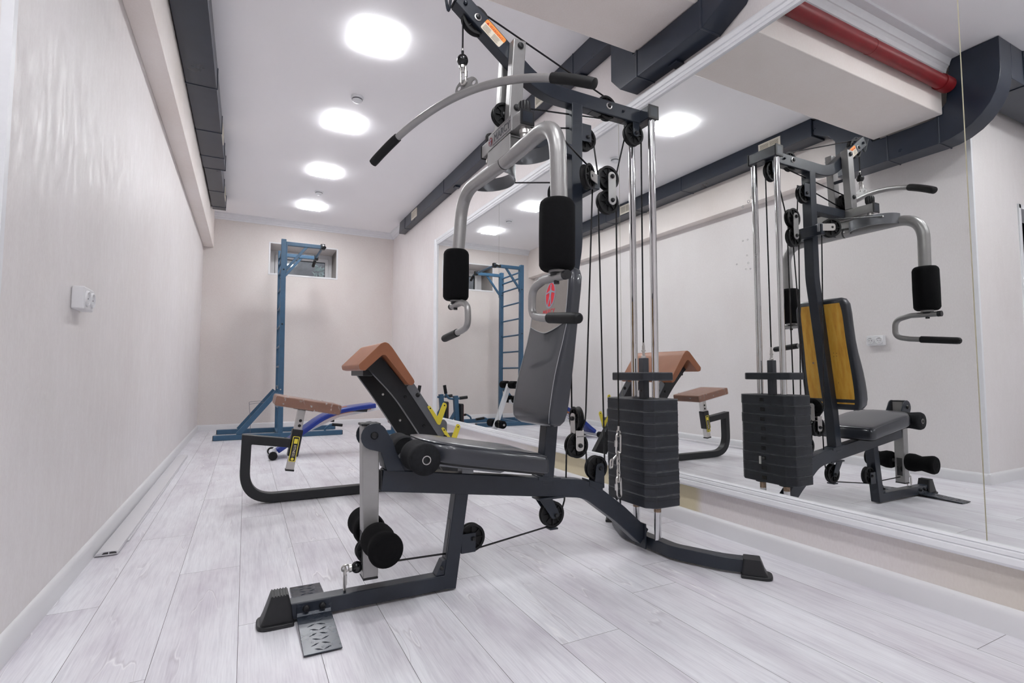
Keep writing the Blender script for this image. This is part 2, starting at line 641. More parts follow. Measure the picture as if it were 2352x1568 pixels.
# floor: one mesh of separate laminate boards with hairline gaps
def build_floor():
    bm = bmesh.new()
    lay = bm.loops.layers.float.new('plank')
    W0, X0, LEN = 0.1995, 0.002, 1.285
    seams = {-3: 2.13, -2: 1.583, -1: 2.325, 0: 1.783, 1: 2.51, 4: 1.254, 6: 1.43, 7: 1.608, 9: 0.718}
    rnd = random.Random(3)
    g = 0.0006
    x_lo, x_hi = XFAR, XR
    k0 = int(math.floor((x_lo - X0) / W0))
    k1 = int(math.ceil((x_hi - X0) / W0))
    for k in range(k0, k1):
        a, b = max(x_lo, X0 + k * W0 + g), min(x_hi, X0 + (k + 1) * W0 - g)
        if b - a < 0.005:
            continue
        s = seams.get(k, rnd.uniform(0, LEN))
        y = s - LEN * math.ceil((s - YNEAR) / LEN)
        while y < YB:
            y0, y1 = max(YNEAR, y + g), min(YB, y + LEN - g)
            if y1 > y0:
                vs = [bm.verts.new(p) for p in ((a, y0, 0), (b, y0, 0), (b, y1, 0), (a, y1, 0))]
                f = bm.faces.new(vs)
                v = rnd.random()
                for lp in f.loops:
                    lp[lay] = v
            y += LEN
    me = bpy.data.meshes.new('floor')
    bm.to_mesh(me); bm.free()
    me.materials.append(MATS['laminate'])
    o = bpy.data.objects.new('floor', me)
    COL.objects.link(o)
    o['kind'] = 'structure'
    struct('floor_underlay', G().bx(XFAR - .1, XR + .1, YNEAR - .1, YB + .1, -0.06, -0.003), 'gap_dark')
build_floor()

struct('ceiling', G().bx(XFAR - .1, XR + .1, YNEAR - .1, YB + .3, ZC, ZC + .1), 'ceiling_paper')
struct('wall_right', G().bx(XR, XR + .12, YNEAR - .1, YB + .3, -.06, ZC), 'wallpaper_right')
struct('wall_left', G().bx(XL - .14, XL, YCOR, YB + .3, -.06, ZC), 'wallpaper')
# back wall around the window reveal
WX0, WX1, WZ0, WZ1 = 0.256, 1.145, 2.135, 2.569
g = G()
g.bx(XL, WX0, YB, YB + .6, -.06, ZC).bx(WX1, XR, YB, YB + .6, -.06, ZC)
g.bx(WX0, WX1, YB, YB + .6, -.06, WZ0).bx(WX0, WX1, YB, YB + .6, WZ1, ZC)
struct('wall_back', g, 'wallpaper_back')
# turned wall with the dark doorway, seen in the mirror
DX0, DX1, DZ = -2.15, -1.24, 2.04
g = G()
g.bx(DX1, XL - .14, YCOR, YCOR + .14, -.06, ZC).bx(XFAR, DX0, YCOR, YCOR + .14, -.06, ZC).bx(DX0, DX1, YCOR, YCOR + .14, DZ, ZC)
struct('wall_corner', g, 'wallpaper')
g = G()
g.bx(DX1 - .035, DX1, YCOR - .012, YCOR + .15, 0, DZ).bx(DX0, DX0 + .035, YCOR - .012, YCOR + .15, 0, DZ).bx(DX0, DX1, YCOR - .012, YCOR + .15, DZ - .035, DZ)
d1 = struct('door_1', g, 'white_paint', bevel=.003)
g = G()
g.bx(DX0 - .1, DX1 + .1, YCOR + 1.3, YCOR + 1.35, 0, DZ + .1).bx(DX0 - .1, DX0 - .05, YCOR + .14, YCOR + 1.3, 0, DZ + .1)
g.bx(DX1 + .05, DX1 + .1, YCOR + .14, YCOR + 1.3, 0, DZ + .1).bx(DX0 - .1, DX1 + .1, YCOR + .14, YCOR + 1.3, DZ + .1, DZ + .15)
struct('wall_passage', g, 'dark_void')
struct('wall_front', G().bx(XFAR - .1, XR, YNEAR - .12, YNEAR, -.06, ZC), 'wallpaper')
struct('wall_far_left', G().bx(XFAR - .12, XFAR, YNEAR, YCOR + .14, -.06, ZC), 'wallpaper')
# white corner bead on the outer corner
struct('trim_1', G().bx(XL - .022, XL + .002, YCOR - .002, YCOR + .022, .075, ZC), 'white_paint')

# skirting boards with a rounded top
def skirting(name, p, q, out, h=.076, t=.015):
    prof = [(0, 0), (t, 0), (t, h * .72), (t * .85, h * .86), (t * .45, h * .97), (0, h)]
    o = Vector(out)
    rings = []
    for P in (Vector(p), Vector(q)):
        rings.append([P + o * a + Vector((0, 0, b)) for a, b in prof])
    struct(name, G().loft(rings), 'pvc_white', smooth=50)
skirting('baseboard_left', (XL, YCOR - .015, 0), (XL, YB, 0), (1, 0, 0))
skirting('baseboard_right', (XR, YNEAR, 0), (XR, YB, 0), (-1, 0, 0))
skirting('baseboard_back', (XL, YB, 0), (XR, YB, 0), (0, -1, 0))
skirting('baseboard_corner', (DX1, YCOR, 0), (XL + .002, YCOR, 0), (0, -1, 0))
struct('trim_6', G().bx(XL - .002, XL + .0145, YCOR - .0145, YCOR + .002, 0, .074), 'pvc_white', bevel=.003)

# cornice
def cornice(name, p, q, out, h=.082, d=.078):
    prof = [(0, 0), (0, -h), (.010, -h), (.014, -h * .84), (.024, -h * .72), (.030, -h * .70), (.036, -h * .52), (.046, -h * .42), (.052, -h * .40), (.058, -h * .25), (.066, -h * .14), (d, -h * .12), (d, 0)]
    o = Vector(out)
    rings = [[Vector(P) + o * a + Vector((0, 0, b)) for a, b in prof] for P in (p, q)]
    struct(name, G().loft(rings), 'white_paint', smooth=20)
cornice('trim_2', (-.43, YB, ZC), (XR, YB, ZC), (0, -1, 0))
cornice('trim_3', (XR, 7.2, ZC), (XR, YB, ZC), (-1, 0, 0))
cornice('trim_4', (-.25, 1.71, ZC), (XR, 1.71, ZC), (0, -1, 0), .15, .11)

# boxed ledge along the left wall and the dropped beam across the room
struct('trim_5', G().bx(XL, -.430, YCOR, YB, 2.425, ZC), 'wallpaper_beam', bevel=.004)
struct('ceiling_beam', G().bx(-.25, XR, 1.71, 2.15, 2.52, ZC), 'wallpaper_beam', bevel=.006)

# window
g = G()
fy = 8.36
g.bx(WX0 + .001, .335, fy, fy + .07, WZ0 + .001, WZ1 - .001).bx(1.085, WX1 - .001, fy, fy + .07, WZ0 + .001, WZ1 - .001)
g.bx(.335, 1.085, fy, fy + .07, 2.50, WZ1 - .001).bx(.335, 1.085, fy, fy + .07, WZ0 + .001, 2.19)
win = struct('window_1', g, 'pvc_white', bevel=.004)
g = G()
g.bx(.340, .392, fy - .018, fy + .05, 2.18, 2.505).bx(1.045, 1.090, fy - .018, fy + .05, 2.18, 2.505)
g.bx(.392, 1.045, fy - .018, fy + .05, 2.452, 2.505).bx(.392, 1.045, fy - .018, fy + .05, 2.18, 2.226)
obj('sash', g, 'pvc_white', win, bevel=.004)
obj('gasket', G().bx(.390, .397, fy - .001, fy + .03, 2.226, 2.452).bx(1.040, 1.047, fy - .001, fy + .03, 2.226, 2.452).bx(.397, 1.040, fy - .001, fy + .03, 2.447, 2.454).bx(.397, 1.040, fy - .001, fy + .03, 2.225, 2.231), 'black_rubber', win)
obj('pane', G().bx(.391, 1.046, fy + .012, fy + .018, 2.225, 2.453), 'window_glass', win)
obj('sill', G().bx(WX0 + .002, WX1 - .002, YB + .004, fy, 2.1355, 2.146), 'white_paint', win, bevel=.003)
g = G()
for a in ((WX0 - .018, WX0 + .004, WZ0 - .012, WZ1 + .012), (WX1 - .004, WX1 + .018, WZ0 - .012, WZ1 + .012)):
    g.bx(a[0], a[1], YB - .004, YB + .01, a[2], a[3])
g.bx(WX0, WX1, YB - .004, YB + .01, WZ1 - .004, WZ1 + .014).bx(WX0, WX1, YB - .004, YB + .01, WZ0 - .014, WZ0 + .004)
obj('casing', g, 'pvc_white', win, bevel=.002)
# outside the window: a light well wall and a small shrub
struct('wall_light_well', G().bx(-.5, 2.2, 9.3, 9.4, 1.6, 3.05), 'outdoor_wall')
struct('floor_light_well', G().bx(-.5, 2.2, 8.495, 9.3, 1.55, 1.615), 'outdoor_wall')
g = G()
rl = random.Random(5)
for i in range(26):
    c = Vector((1.06 + rl.uniform(-.12, .1), 8.75 + rl.uniform(-.10, .1), 2.37 + rl.uniform(-.10, .12)))
    dr = Vector((rl.uniform(-1, 1), rl.uniform(-1, .3), rl.uniform(-.2, 1))).normalized()
    sd = dr.cross(Vector((0, 1, .2))).normalized() * .014
    g.loft([[c - dr * .06, c - dr * .06 + sd * .1, c - dr * .06 + sd * .1 + Vector((0, .002, 0))], [c - sd, c + sd, c + Vector((0, .006, 0))], [c + dr * .06, c + dr * .06 + sd * .1, c + dr * .06 + Vector((0, .002, 0))]])
g.tube([(1.06, 8.75, 1.62), (1.06, 8.75, 2.38)], .006, 6)
tag(obj('shrub', g, 'leaf'), 'pale leafy shrub outside the right part of the window', 'shrub')

# ------------------------------------------------------------------ mirror with white moulded frame
MY0, MY1, MZ0, MZ1 = -0.92, 5.75, 0.255, 2.262
mir = thing('wall_mirror', 'large white framed mirror of four panes covering the right wall', 'mirror', (XM + .01, 2.4, MZ0))
for a, b in ((MY0, .7485), (.7515, 2.4185), (2.4215, 4.0885), (4.0915, MY1)):
    obj('mirror_pane', G().bx(XM, XM + .006, a, b, MZ0, MZ1), 'mirror_glass', mir)
obj('backing', G().bx(XM + .006, XR - .001, MY0 - .03, MY1 + .03, MZ0 - .02, MZ1 + .02), 'cream_tape', mir)
def frame_piece(p, q, inn, width):
    # profile across the moulding: u from inner edge outwards, d = depth towards the room
    prof = [(0, 0), (0, .010), (.10, .014), (.16, .011), (.22, .016), (.40, .018), (.46, .015), (.52, .021), (.80, .024), (.93, .021), (1.0, .012), (1.0, -.012), (0, -.012)]
    o = Vector(inn)
    return [[P - o * (u * width) + Vector((-d, 0, 0)) for u, d in prof] for P in (Vector(p), Vector(q))]
g = G()
wT, wB = .072, .058
g.loft([frame_piece((XM, MY0, MZ1), (XM, MY1, MZ1), (0, 0, -1), wT)[0], frame_piece((XM, MY0, MZ1), (XM, MY1, MZ1), (0, 0, -1), wT)[1]])
g.loft(frame_piece((XM, MY0, MZ0), (XM, MY1, MZ0), (0, 0, 1), wB))
g.loft(frame_piece((XM, MY1, MZ0 - wB), (XM, MY1, MZ1 + wT), (0, -1, 0), .08))
obj('frame', g, 'white_paint', mir, smooth=25)

for y, z, r in ((1.56, 1.50, .0060), (1.53, 1.515, .0070), (1.515, 1.53, .0055), (1.565, 1.345, .0042), (1.54, 1.345, .0038), (1.50, 1.27, .0055), (1.545, 1.275, .0038), (1.60, 1.245, .0038), (1.54, 1.24, .0045), (1.553, 1.215, .0036), (1.53, 1.212, .0040)):
    obj('dried_spot', G().lathe([(0, r), (.0006, r), (.0006, r * .7), (0, r * .7)], (XM, y, z), (-1, 0, 0), 16, cap=False), 'mirror_stain', mir)

# ------------------------------------------------------------------ ducts, pipe, lights
def vent(parent, x, y0, y1, z0, z1, s):
    g = G()
    t = .007
    g.bx(x, x + s * t, y0, y0 + .016, z0, z1).bx(x, x + s * t, y1 - .016, y1, z0, z1)
    g.bx(x, x + s * t, y0 + .016, y1 - .016, z1 - .014, z1).bx(x, x + s * t, y0 + .016, y1 - .016, z0, z0 + .014)
    ym = (y0 + y1) / 2
    g.bx(x, x + s * t, ym - .004, ym + .004, z0 + .014, z1 - .014)
    n = 9
    for i in range(n):
        z = z0 + .014 + (z1 - z0 - .028) * (i + .5) / n
        g.bx(x, x + s * t * .75, y0 + .016, y1 - .016, z - .0022, z + .0022)
    v = obj('vent_grille', g, 'grille_beige', parent, label='white louvred vent grille')
    obj('vent_throat', G().bx(x + s * .0004, x + s * .0018, y0 + .014, y1 - .014, z0 + .012, z1 - .012), 'grille_dark', v)

dr = thing('ventilation_duct', 'dark blue sheet metal duct above the mirror dipping under the ceiling beam', 'duct', (1.94, 4.0, 2.37))
g = G()
g.prism([[(7.20, ZC - .001), (7.24, 2.745), (2.33, 2.745), (2.33, ZC - .001)]], YZ(1.897), (XR - .0005 - 1.897, 0, 0))
obj('upper_run', g, 'duct_metal', dr, bevel=.004)
g = G()
g.prism([[(2.345, 2.74), (2.345, 2.457), (2.266, 2.37), (1.66, 2.37), (1.52, 2.43), (1.40, 2.60), (1.34, 2.75), (1.34, ZC - .001), (1.60, ZC - .001), (1.62, 2.70), (1.69, 2.515), (2.152, 2.515), (2.16, 2.74)]], YZ(1.856), (XR - .0005 - 1.856, 0, 0))
obj('lower_run', g, 'duct_metal', dr, bevel=.004)
obj('near_run', G().bx(1.856, XR - .0005, 1.34 - 2.2, 1.345, 2.70, ZC - .001), 'duct_metal', dr, bevel=.003)
for y in (6.93, 5.35, 4.1, 2.80):
    obj('flange', G().bx(1.893, XR - .001, y - .006, y + .006, 2.741, ZC - .002), 'duct_metal', dr, bevel=.003)
for y in (2.12, 1.67):
    obj('flange', G().bx(1.852, XR - .001, y - .006, y + .006, 2.366, 2.519), 'duct_metal', dr, bevel=.003)
vent(dr, 1.897, 6.36, 6.60, 2.765, 2.875, -1)
vent(dr, 1.897, 3.08, 3.30, 2.752, 2.862, -1)
for y in (5.1, 2.78, 1.93):
    z = 2.745 if y > 2.5 else 2.37
    obj('clip', G().bx(1.93, XR - .002, y - .03, y + .03, z - .012, z - .002), 'duct_metal', dr, bevel=.002)

dl = thing('ventilation_duct', 'dark blue sheet metal duct beside the boxed ledge on the left wall', 'duct', (-.34, 4.0, 2.33))
g = G()
g.prism([[(7.18, ZC - .001), (7.18, 2.745), (5.74, 2.745), (5.74, ZC - .001)]], YZ(-.418), (.145, 0, 0))
g.prism([[(5.74, ZC - .001), (5.74, 2.745), (2.62, 2.745), (2.62, ZC - .001)]], YZ(-.424), (.186, 0, 0))
obj('upper_run', g, 'duct_metal', dl, bevel=.004)
g = G()
arc = [(1.40 + .36 - .36 * math.cos(a), 2.69 - .36 * math.sin(a)) for a in [PI / 2 * k / 8 for k in range(8, -1, -1)]]
top = [(1.40, ZC - .001), (1.66, ZC - .001), (1.69, 2.60), (1.76, 2.515), (2.16, 2.515), (2.22, 2.66), (2.42, ZC - .06), (2.62, ZC - .02)]
g.prism([[(2.62, 2.76), (2.50, 2.70), (2.44, 2.63), (2.44, 2.33)] + arc + top]
        , YZ(-.424), (.168, 0, 0))
obj('lower_run', g, 'duct_metal', dl, bevel=.004)
obj('branch_run', G().bx(-2.6, -.424, 1.40, 1.64, 2.66, ZC - .001).bx(-.62, -.60, 1.394, 1.646, 2.654, ZC - .002), 'duct_metal', dl, bevel=.004)
for y in (7.05, 6.45):
    obj('flange', G().bx(-.422, -.268, y - .006, y + .006, 2.741, ZC - .002), 'duct_metal', dl, bevel=.003)
for y in (5.74, 5.42, 4.85, 4.09):
    obj('flange', G().bx(-.4285, -.233, y - .006, y + .006, 2.741, ZC - .002), 'duct_metal', dl, bevel=.003)
for y in (2.06, 1.74):
    obj('flange', G().bx(-.4285, -.252, y - .005, y + .005, 2.326, 2.518), 'duct_metal', dl, bevel=.003)
vent(dl, -.238, 2.90, 3.12, 2.755, 2.865, 1)
vent(dl, -.238, 4.90, 5.12, 2.755, 2.865, 1)
vent(dl, -.273, 6.60, 6.82, 2.755, 2.865, 1)

pipe = thing('water_pipe', 'red painted pipe running along the ceiling beam face', 'pipe', (.9, 1.655, 2.68))
obj('pipe_run', G().cyl((-.21, 1.655, 2.685), (1.845, 1.655, 2.685), .044, 24), 'pipe_red', pipe)
obj('coupling', G().cyl((-.20, 1.655, 2.685), (-.10, 1.655, 2.685), .051, 24), 'pipe_red', pipe)
obj('weld_bead', G().cyl((.70, 1.655, 2.685), (.706, 1.655, 2.685), .0455, 24), 'pipe_red', pipe)

labels = {0: 'square ceiling light panel nearest the camera', 1: 'square ceiling light panel second from the camera in its row',
          2: 'square ceiling light panel third from the camera in its row', 3: 'square ceiling light panel closest to the back wall'}
lx = .695
spots = [(lx, 3.245), (lx, 4.51), (lx, 5.715), (lx, 6.99)]
for i, (x, y) in enumerate(spots + [(.69, .70), (.69, -.57), (-.62, .70), (-.62, -.57)]):  # panels after spots are unseen, added to brighten the camera side
    lab = labels.get(i, ['added unseen light panel on the camera side of the beam', 'added unseen light panel behind the camera and near the mirror wall', 'added unseen light panel before the turned wall', 'added unseen light panel in the middle behind the camera', 'added unseen light panel near the dark doorway', 'added unseen light panel in the corner behind the camera'][i - 4] if i > 3 else None)
    c = thing('ceiling_light', lab, 'ceiling light', (x, y, ZC), 'square ceiling light panels')
    obj('housing', G().bx(x - .112, x + .112, y - .124, y + .124, ZC - .018, ZC - .0005), 'white_paint', c, bevel=.003)
    g = G()
    pl = rpoly([(x - .119, y - .131), (x + .119, y - .131), (x + .119, y + .131), (x - .119, y + .131)], .012)
    g.prism([pl], XY(ZC - .0225), (0, 0, .0048))
    obj('diffuser', g, 'light_diffuser', c, bevel=.002, seg=2)

for (x, y, lab) in ((.712, 4.03, 'white smoke detector between the two nearest ceiling lights'), (.71, 6.385, 'white smoke detector in front of the farthest ceiling light')):
    s = thing('smoke_detector', lab, 'smoke detector', (x, y, ZC), 'smoke detectors on the ceiling')
    obj('base', G().lathe([(0, .048), (.012, .048), (.018, .044)], (x, y, ZC - .0005), (0, 0, -1)), 'white_paint', s)
    obj('chamber', G().lathe([(.018, .036), (.026, .038), (.034, .036), (.044, .022), (.046, .0)], (x, y, ZC - .0005), (0, 0, -1), cap=False), 'white_paint', s)
    obj('slot_ring', G().lathe([(.0185, .040), (.026, .0395)], (x, y, ZC - .0005), (0, 0, -1)), 'detector_ring', s)

# double wall socket on the left wall
so = thing('wall_socket', 'white double wall socket on the left wall', 'socket', (XL, 2.335, 1.0))
g = G().bx(XL, XL + .038, 2.272, 2.40, .973, 1.053)
obj('body', g, 'pvc_white', so, bevel=.006, seg=3)
for y in (2.304, 2.368):
    f = obj('outlet', G().lathe([(-.002, .0275), (.005, .0275), (.0065, .025), (.006, .0225), (.0012, .021)], (XL + .038, y, 1.013), (1, 0, 0)), 'pvc_white', so)
    for dz in (-.0085, .0085):
        obj('contact_hole', G().cyl((XL + .0385, y + dz, 1.013), (XL + .0398, y + dz, 1.013), .0028, 10), 'black_plastic', f)
    for dz in (-.018, .018):
        obj('earth_clip', G().box((XL + .0405, y, 1.013 + dz), (.004, .006, .004)), 'zinc', f)

# loose white plastic profile lying along the left skirting
st = thing('plastic_profile', 'loose white hollow plastic profile lying on floor along the left skirting', 'plastic strip', (-.488, 4.1, 0))
prof = [(0, .004), (.004, .012), (.030, .020), (.070, .020), (.078, .017), (.078, .004)]
inn = [(.024, .0075), (.030, .0155), (.046, .0165), (.046, .0075)]
inn2 = [(.049, .0075), (.049, .0165), (.068, .0165), (.074, .0140), (.074, .0075)]
y0, y1 = 2.69, 5.52
sk = lambda y: -.527 + (y - y0) / (y1 - y0) * .006
rows = []
loops = [prof, inn, inn2]
g = G()
g.prism(loops, (lambda u, v: Vector((sk(y0) + u, y0, v))), (.006, y1 - y0, 0))
obj('cover', g, 'pvc_strip', st, smooth=30)
obj('base_strip', G().bx(-.449, -.441, 2.88, y1, .001, .006).bx(-.51, -.449, 2.88, y1, .001, .0035), 'pvc_strip', st)

# ================================================================== multi gym
YC = 1.75
gym = thing('multi_gym', 'dark blue and silver multi gym with grey seat and weight stack by the mirror', 'exercise machine', (1.0, YC, 0))
Y_ = (0, 1, 0)

def bolt(p, d, parent, r=.011, m='black_plastic', washer=None):
    d = Vector(d).normalized()
    b = obj('bolt', G().lathe([(0, r), (.003, r * 1.02), (.0085, r * .75), (.010, r * .3)], p, d, 16), m, parent)
    if washer:
        obj('washer', G().lathe([(0, washer), (.002, washer), (.003, washer * .86)], Vector(p) - d * .0005, d, 20), 'zinc', b)
    return b

def pulley(c, nrm, r, parent, name='pulley', w=.024, boltm='black_plastic'):
    c = Vector(c); n = Vector(nrm).normalized()
    h = w / 2
    prof = [(-h, .010), (-h, r * .34), (-h * .45, r * .38), (-h * .45, r * .78), (-h, r * .82), (-h, r), (-h * .62, r * .99), (-h * .2, r * .88), (h * .2, r * .88), (h * .62, r * .99), (h, r), (h, r * .82), (h * .45, r * .78), (h * .45, r * .38), (h, r * .34), (h, .010)]
    g = G().lathe(prof, c, n, 36)
    a = Vector((0, 0, 1)) if abs(n.z) < .9 else Vector((1, 0, 0))
    u = n.cross(a).normalized(); v = n.cross(u)
    for k in range(8):
        t = 2 * PI * k / 8
        e = u * math.cos(t) + v * math.sin(t)
        M3 = Matrix((e, n.cross(e), n)).transposed()
        g.box(c + e * r * .58, (r * .44, .004, w * .86), M3)
    p = obj(name, g, 'black_rubber', parent)
    obj('axle_bolt', G().lathe([(-h - .008, .004), (-h - .006, .009), (-h - .001, .0095), (h + .001, .0095), (h + .006, .009), (h + .008, .004)], c, n, 14), boltm, p)
    return p

def link_plate(a, b, y0, y1, wid, m, parent, name='link_plate'):
    """flat plate with round ends in an XZ plane"""
    a, b = Vector((a[0], a[1])), Vector((b[0], b[1]))
    d = (b - a).normalized(); q = Vector((-d.y, d.x))
    pts = []
    for k in range(13):
        t = PI / 2 + PI * k / 12
        pts.append(a + (d * math.cos(t) + q * math.sin(t)) * wid)
    for k in range(13):
        t = -PI / 2 + PI * k / 12
        pts.append(b + (d * math.cos(t) + q * math.sin(t)) * wid)
    return obj(name, G().prism([[(p.x, p.y) for p in pts]], XZ(y0), (0, y1 - y0, 0)), m, parent, bevel=.001)

# ---- floor bar, front foot, foot plates
obj('floor_bar', G().bar([(.10, YC, .034), (.650, YC, .033)], Y_, .049, .049), 'navy_metal', gym, bevel=.004)
g = G()
rings = []
for z, x0, x1, hy in ((.012, .058, .148, .036), (.03, .066, .146, .0345), (.055, .075, .142, .033), (.088, .086, .134, .031)):
    rings.append([(x, y, z) for x, y in rpoly([(x0, YC - hy), (x1, YC - hy), (x1, YC + hy), (x0, YC + hy)], .008)])
g.loft(rings)
foot = obj('front_foot', g, 'black_plastic', gym, smooth=40)
obj('foot_base', G().prism([rpoly([(.048, YC - .048), (.150, YC - .048), (.150, YC + .048), (.048, YC + .048)], [.035, .006, .006, .035])], XY(.0005), (0, 0, .012)), 'black_plastic', foot, bevel=.003)
g = G()
for i in range(6):
    g.bx(.088 + i * .0078, .092 + i * .0078, YC - .030, YC + .030, .087, .0905)
obj('rib', g, 'black_plastic', foot)

def tread(sign):
    s = sign
    ys = lambda v: YC + s * v
    g = G()
    x0, x1 = .157, .256
    prof = [(.0255, .055), (.0255, .026), (.034, .019), (.245, .007), (.245, .0035), (.034, .0145), (.0225, .026), (.0225, .055)]
    rings = [[(x, ys(a), b) for a, b in prof] for x in (x0, x1)]
    g.loft(rings)
    fp = obj('foot_plate', g, 'tread_metal', gym, bevel=.0012)
    g = G()
    for i in range(8):
        for j in range(4):
            v = .045 + i * .0262
            u = x0 + .013 + j * .0255 + (0 if i % 2 else -.004)
            if not x0 + .0135 < u < x1 - .0135:
                continue
            zz = .0186 - (v - .034) * .0569
            a = .5 if (i + j) % 2 else -.5
            R = Matrix.Rotation(a, 3, 'Z')
            g.loft([[Vector((u, ys(v), zz)) + R @ Vector(q) for q in ring] for ring in (
                [(-.0135, 0, -.001), (-.0132, .0004, .0002), (-.0135, 0, .0004), (-.0138, -.0004, .0002)],
                [(0, .0024, -.001), (0, .0010, .0022), (0, -.0010, .0022), (0, -.0024, -.001)],
                [(.0135, 0, -.001), (.0138, .0004, .0002), (.0135, 0, .0004), (.0132, -.0004, .0002)])])
    obj('tread_pattern', g, 'tread_metal', fp)
    for x in (.184, .231):
        bolt((x, ys(.0255), .038), (0, s, 0), fp, .010)
tread(-1); tread(1)

# ---- front post with slot, gusset
obj('front_post', G().bar([(.645, YC, .008), (.690, YC, .328)], Y_, .05, .05), 'navy_metal', gym, bevel=.004)
def on_post(z, off): return .645 + (z - .008) * .1406 + off
obj('post_slot', G().loft([[(on_post(.115, -.0262), YC - .012, .115), (on_post(.115, -.0262), YC + .012, .115), (on_post(.115, -.024), YC + .012, .115), (on_post(.115, -.024), YC - .012, .115)],
                           [(on_post(.24, -.0262), YC - .012, .24), (on_post(.24, -.0262), YC + .012, .24), (on_post(.24, -.024), YC + .012, .24), (on_post(.24, -.024), YC - .012, .24)]]), 'black_gloss', gym)
gs = obj('gusset', G().prism([[(.598, .058), (.640, .058), (.646, .108), (.622, .105)]], XZ(YC - .020), (0, .04, 0)), 'navy_metal', gym, bevel=.002)
bolt((.618, YC - .020, .082), (0, -1, 0), gs, .007)
pulley((.735, YC, .165), Y_, .049, gym)
obj('pulley_bracket', G().bx(.690, .745, YC - .021, YC - .017, .118, .185).bx(.690, .745, YC + .017, YC + .021, .118, .185).bx(.690, .700, YC - .02, YC + .02, .118, .185), 'navy_metal', gym, bevel=.002)

# ---- seat beam sweeping down to the rear base
path = [(.408, YC, .3985), (.84, YC, .341)] + [tuple(p) for p in fillet([(.84, YC, .341), (1.225, YC, .291), (1.39, YC, .172), (1.517, YC, .063)], [.22, .4], 8)[1:]]
obj('seat_beam', G().bar(path, Y_, .05, .072), 'navy_metal', gym, bevel=.004)
obj('beam_end_cap', G().bx(.403, .409, YC - .024, YC + .024, .368, .430), 'black_plastic', gym, bevel=.002)
obj('rear_end_plate', G().bx(1.512, 1.520, YC - .033, YC + .033, .014, .118), 'navy_metal', gym, bevel=.002)
obj('beam_clip', G().loft([[(1.235, YC - .028, .326), (1.235, YC + .028, .326), (1.235, YC + .028, .300), (1.235, YC - .028, .300)],
                           [(1.300, YC - .028, .302), (1.300, YC + .028, .302), (1.300, YC + .028, .272), (1.300, YC - .028, .272)]]).loft([[(1.00, YC - .028, .360), (1.00, YC + .028, .360), (1.00, YC + .028, .345), (1.00, YC - .028, .345)],
                           [(1.10, YC - .028, .347), (1.10, YC + .028, .347), (1.10, YC + .028, .332), (1.10, YC - .028, .332)]]).bx(1.0, 1.115, YC - .028, YC + .028, .268, .276), 'navy_metal', gym, bevel=.002)

# ---- rear base bar and its rubber feet
bp = fillet([(1.700, 1.365, .034), (1.640, 1.435, .034), (1.562, 1.60, .034), (1.562, 1.90, .034), (1.640, 2.065, .034), (1.700, 2.135, .034)], [.2, .12, .12, .2], 8)
obj('rear_base_bar', G().bar(bp, (0, 0, 1), .05, .05), 'navy_metal', gym, bevel=.004)
for s in (-1, 1):
    d = Vector((.65, s * .76, 0)).normalized(); q = Vector((-d.y, d.x, 0))
    o = Vector((1.690, YC + s * .398, 0))
    rings = []
    for z, a0, a1, hw in ((.012, -.026, .062, .034), (.03, -.024, .052, .033), (.050, -.022, .045, .032), (.067, -.020, .038, .0305)):
        rings.append([tuple(o + d * u + q * v + Vector((0, 0, z))) for u, v in rpoly([(a0, -hw), (a1, -hw), (a1, hw), (a0, hw)], .008)])
    ft = obj('rear_foot', G().loft(rings), 'black_plastic', gym, smooth=40)
    obj('foot_base', G().prism([rpoly([(-.030, -.043), (.078, -.043), (.078, .043), (-.030, .043)], [.006, .034, .034, .006])], lambda u, v: o + d * u + q * v + Vector((0, 0, .0005)), (0, 0, .012)), 'black_plastic', ft, bevel=.003)

# ---- column, top arm, crossbar
cp = [(1.040, YC, .322), (1.064, YC, .56)] + [tuple(p) for p in fillet([(1.064, YC, .56), (1.186, YC, 1.27), (1.19, YC, 1.868)], .5, 8)[1:]]
obj('column', G().bar(cp, Y_, .052, .052), 'navy_metal', gym, bevel=.004)
tp = fillet([(.669, YC, 2.149), (1.019, YC, 1.889), (1.545, YC, 1.889)], .30, 10)
arm = obj('top_arm', G().bar(tp, Y_, .05, .062), 'navy_metal', gym, bevel=.004)
cb = obj('crossbar', G().bx(1.525, 1.577, 1.672, 1.830, 1.860, 1.917), 'navy_metal', gym, bevel=.004)
for s in (-1, 1):
    y = YC + s * .079
    e = obj('end_cap', G().bx(1.522, 1.580, min(y, y + s * .006), max(y, y + s * .006), 1.857, 1.920), 'black_plastic', cb, bevel=.003)
    obj('cap_recess', G().bx(1.532, 1.570, min(y + s * .006, y + s * .0064), max(y + s * .006, y + s * .0064), 1.868, 1.909), 'navy_metal', e)
obj('bar_hook', G().tube(fillet([(.735, YC + .03, 2.135), (.700, YC + .03, 2.165), (.668, YC + .03, 2.19), (.648, YC + .012, 2.176), (.632, YC, 2.080), (.612, YC - .01, 2.175)], .008, 5), .0052, 10), 'navy_metal', gym)
obj('arm_tip_cap', G().box((.6665, YC, 2.151), (.006, .048, .060), Matrix.Rotation(math.atan2(.273, .367), 3, 'Y')), 'black_plastic', gym, bevel=.002)
pulley((.741, YC, 2.091), Y_, .055, gym)
bolt((.741, YC - .0252, 2.091), (0, -1, 0), arm, .010, washer=.0145)
bolt((.741, YC + .0252, 2.091), (0, 1, 0), arm, .010, washer=.0145)
bolt((.690, YC - .0252, 2.129), (0, -1, 0), arm, .008, 'navy_metal')
pulley((1.355, YC, 1.896), Y_, .052, gym)
bolt((1.355, YC - .0252, 1.896), (0, -1, 0), arm, .010, washer=.0145)
bolt((1.355, YC + .0252, 1.896), (0, 1, 0), arm, .010, washer=.0145)
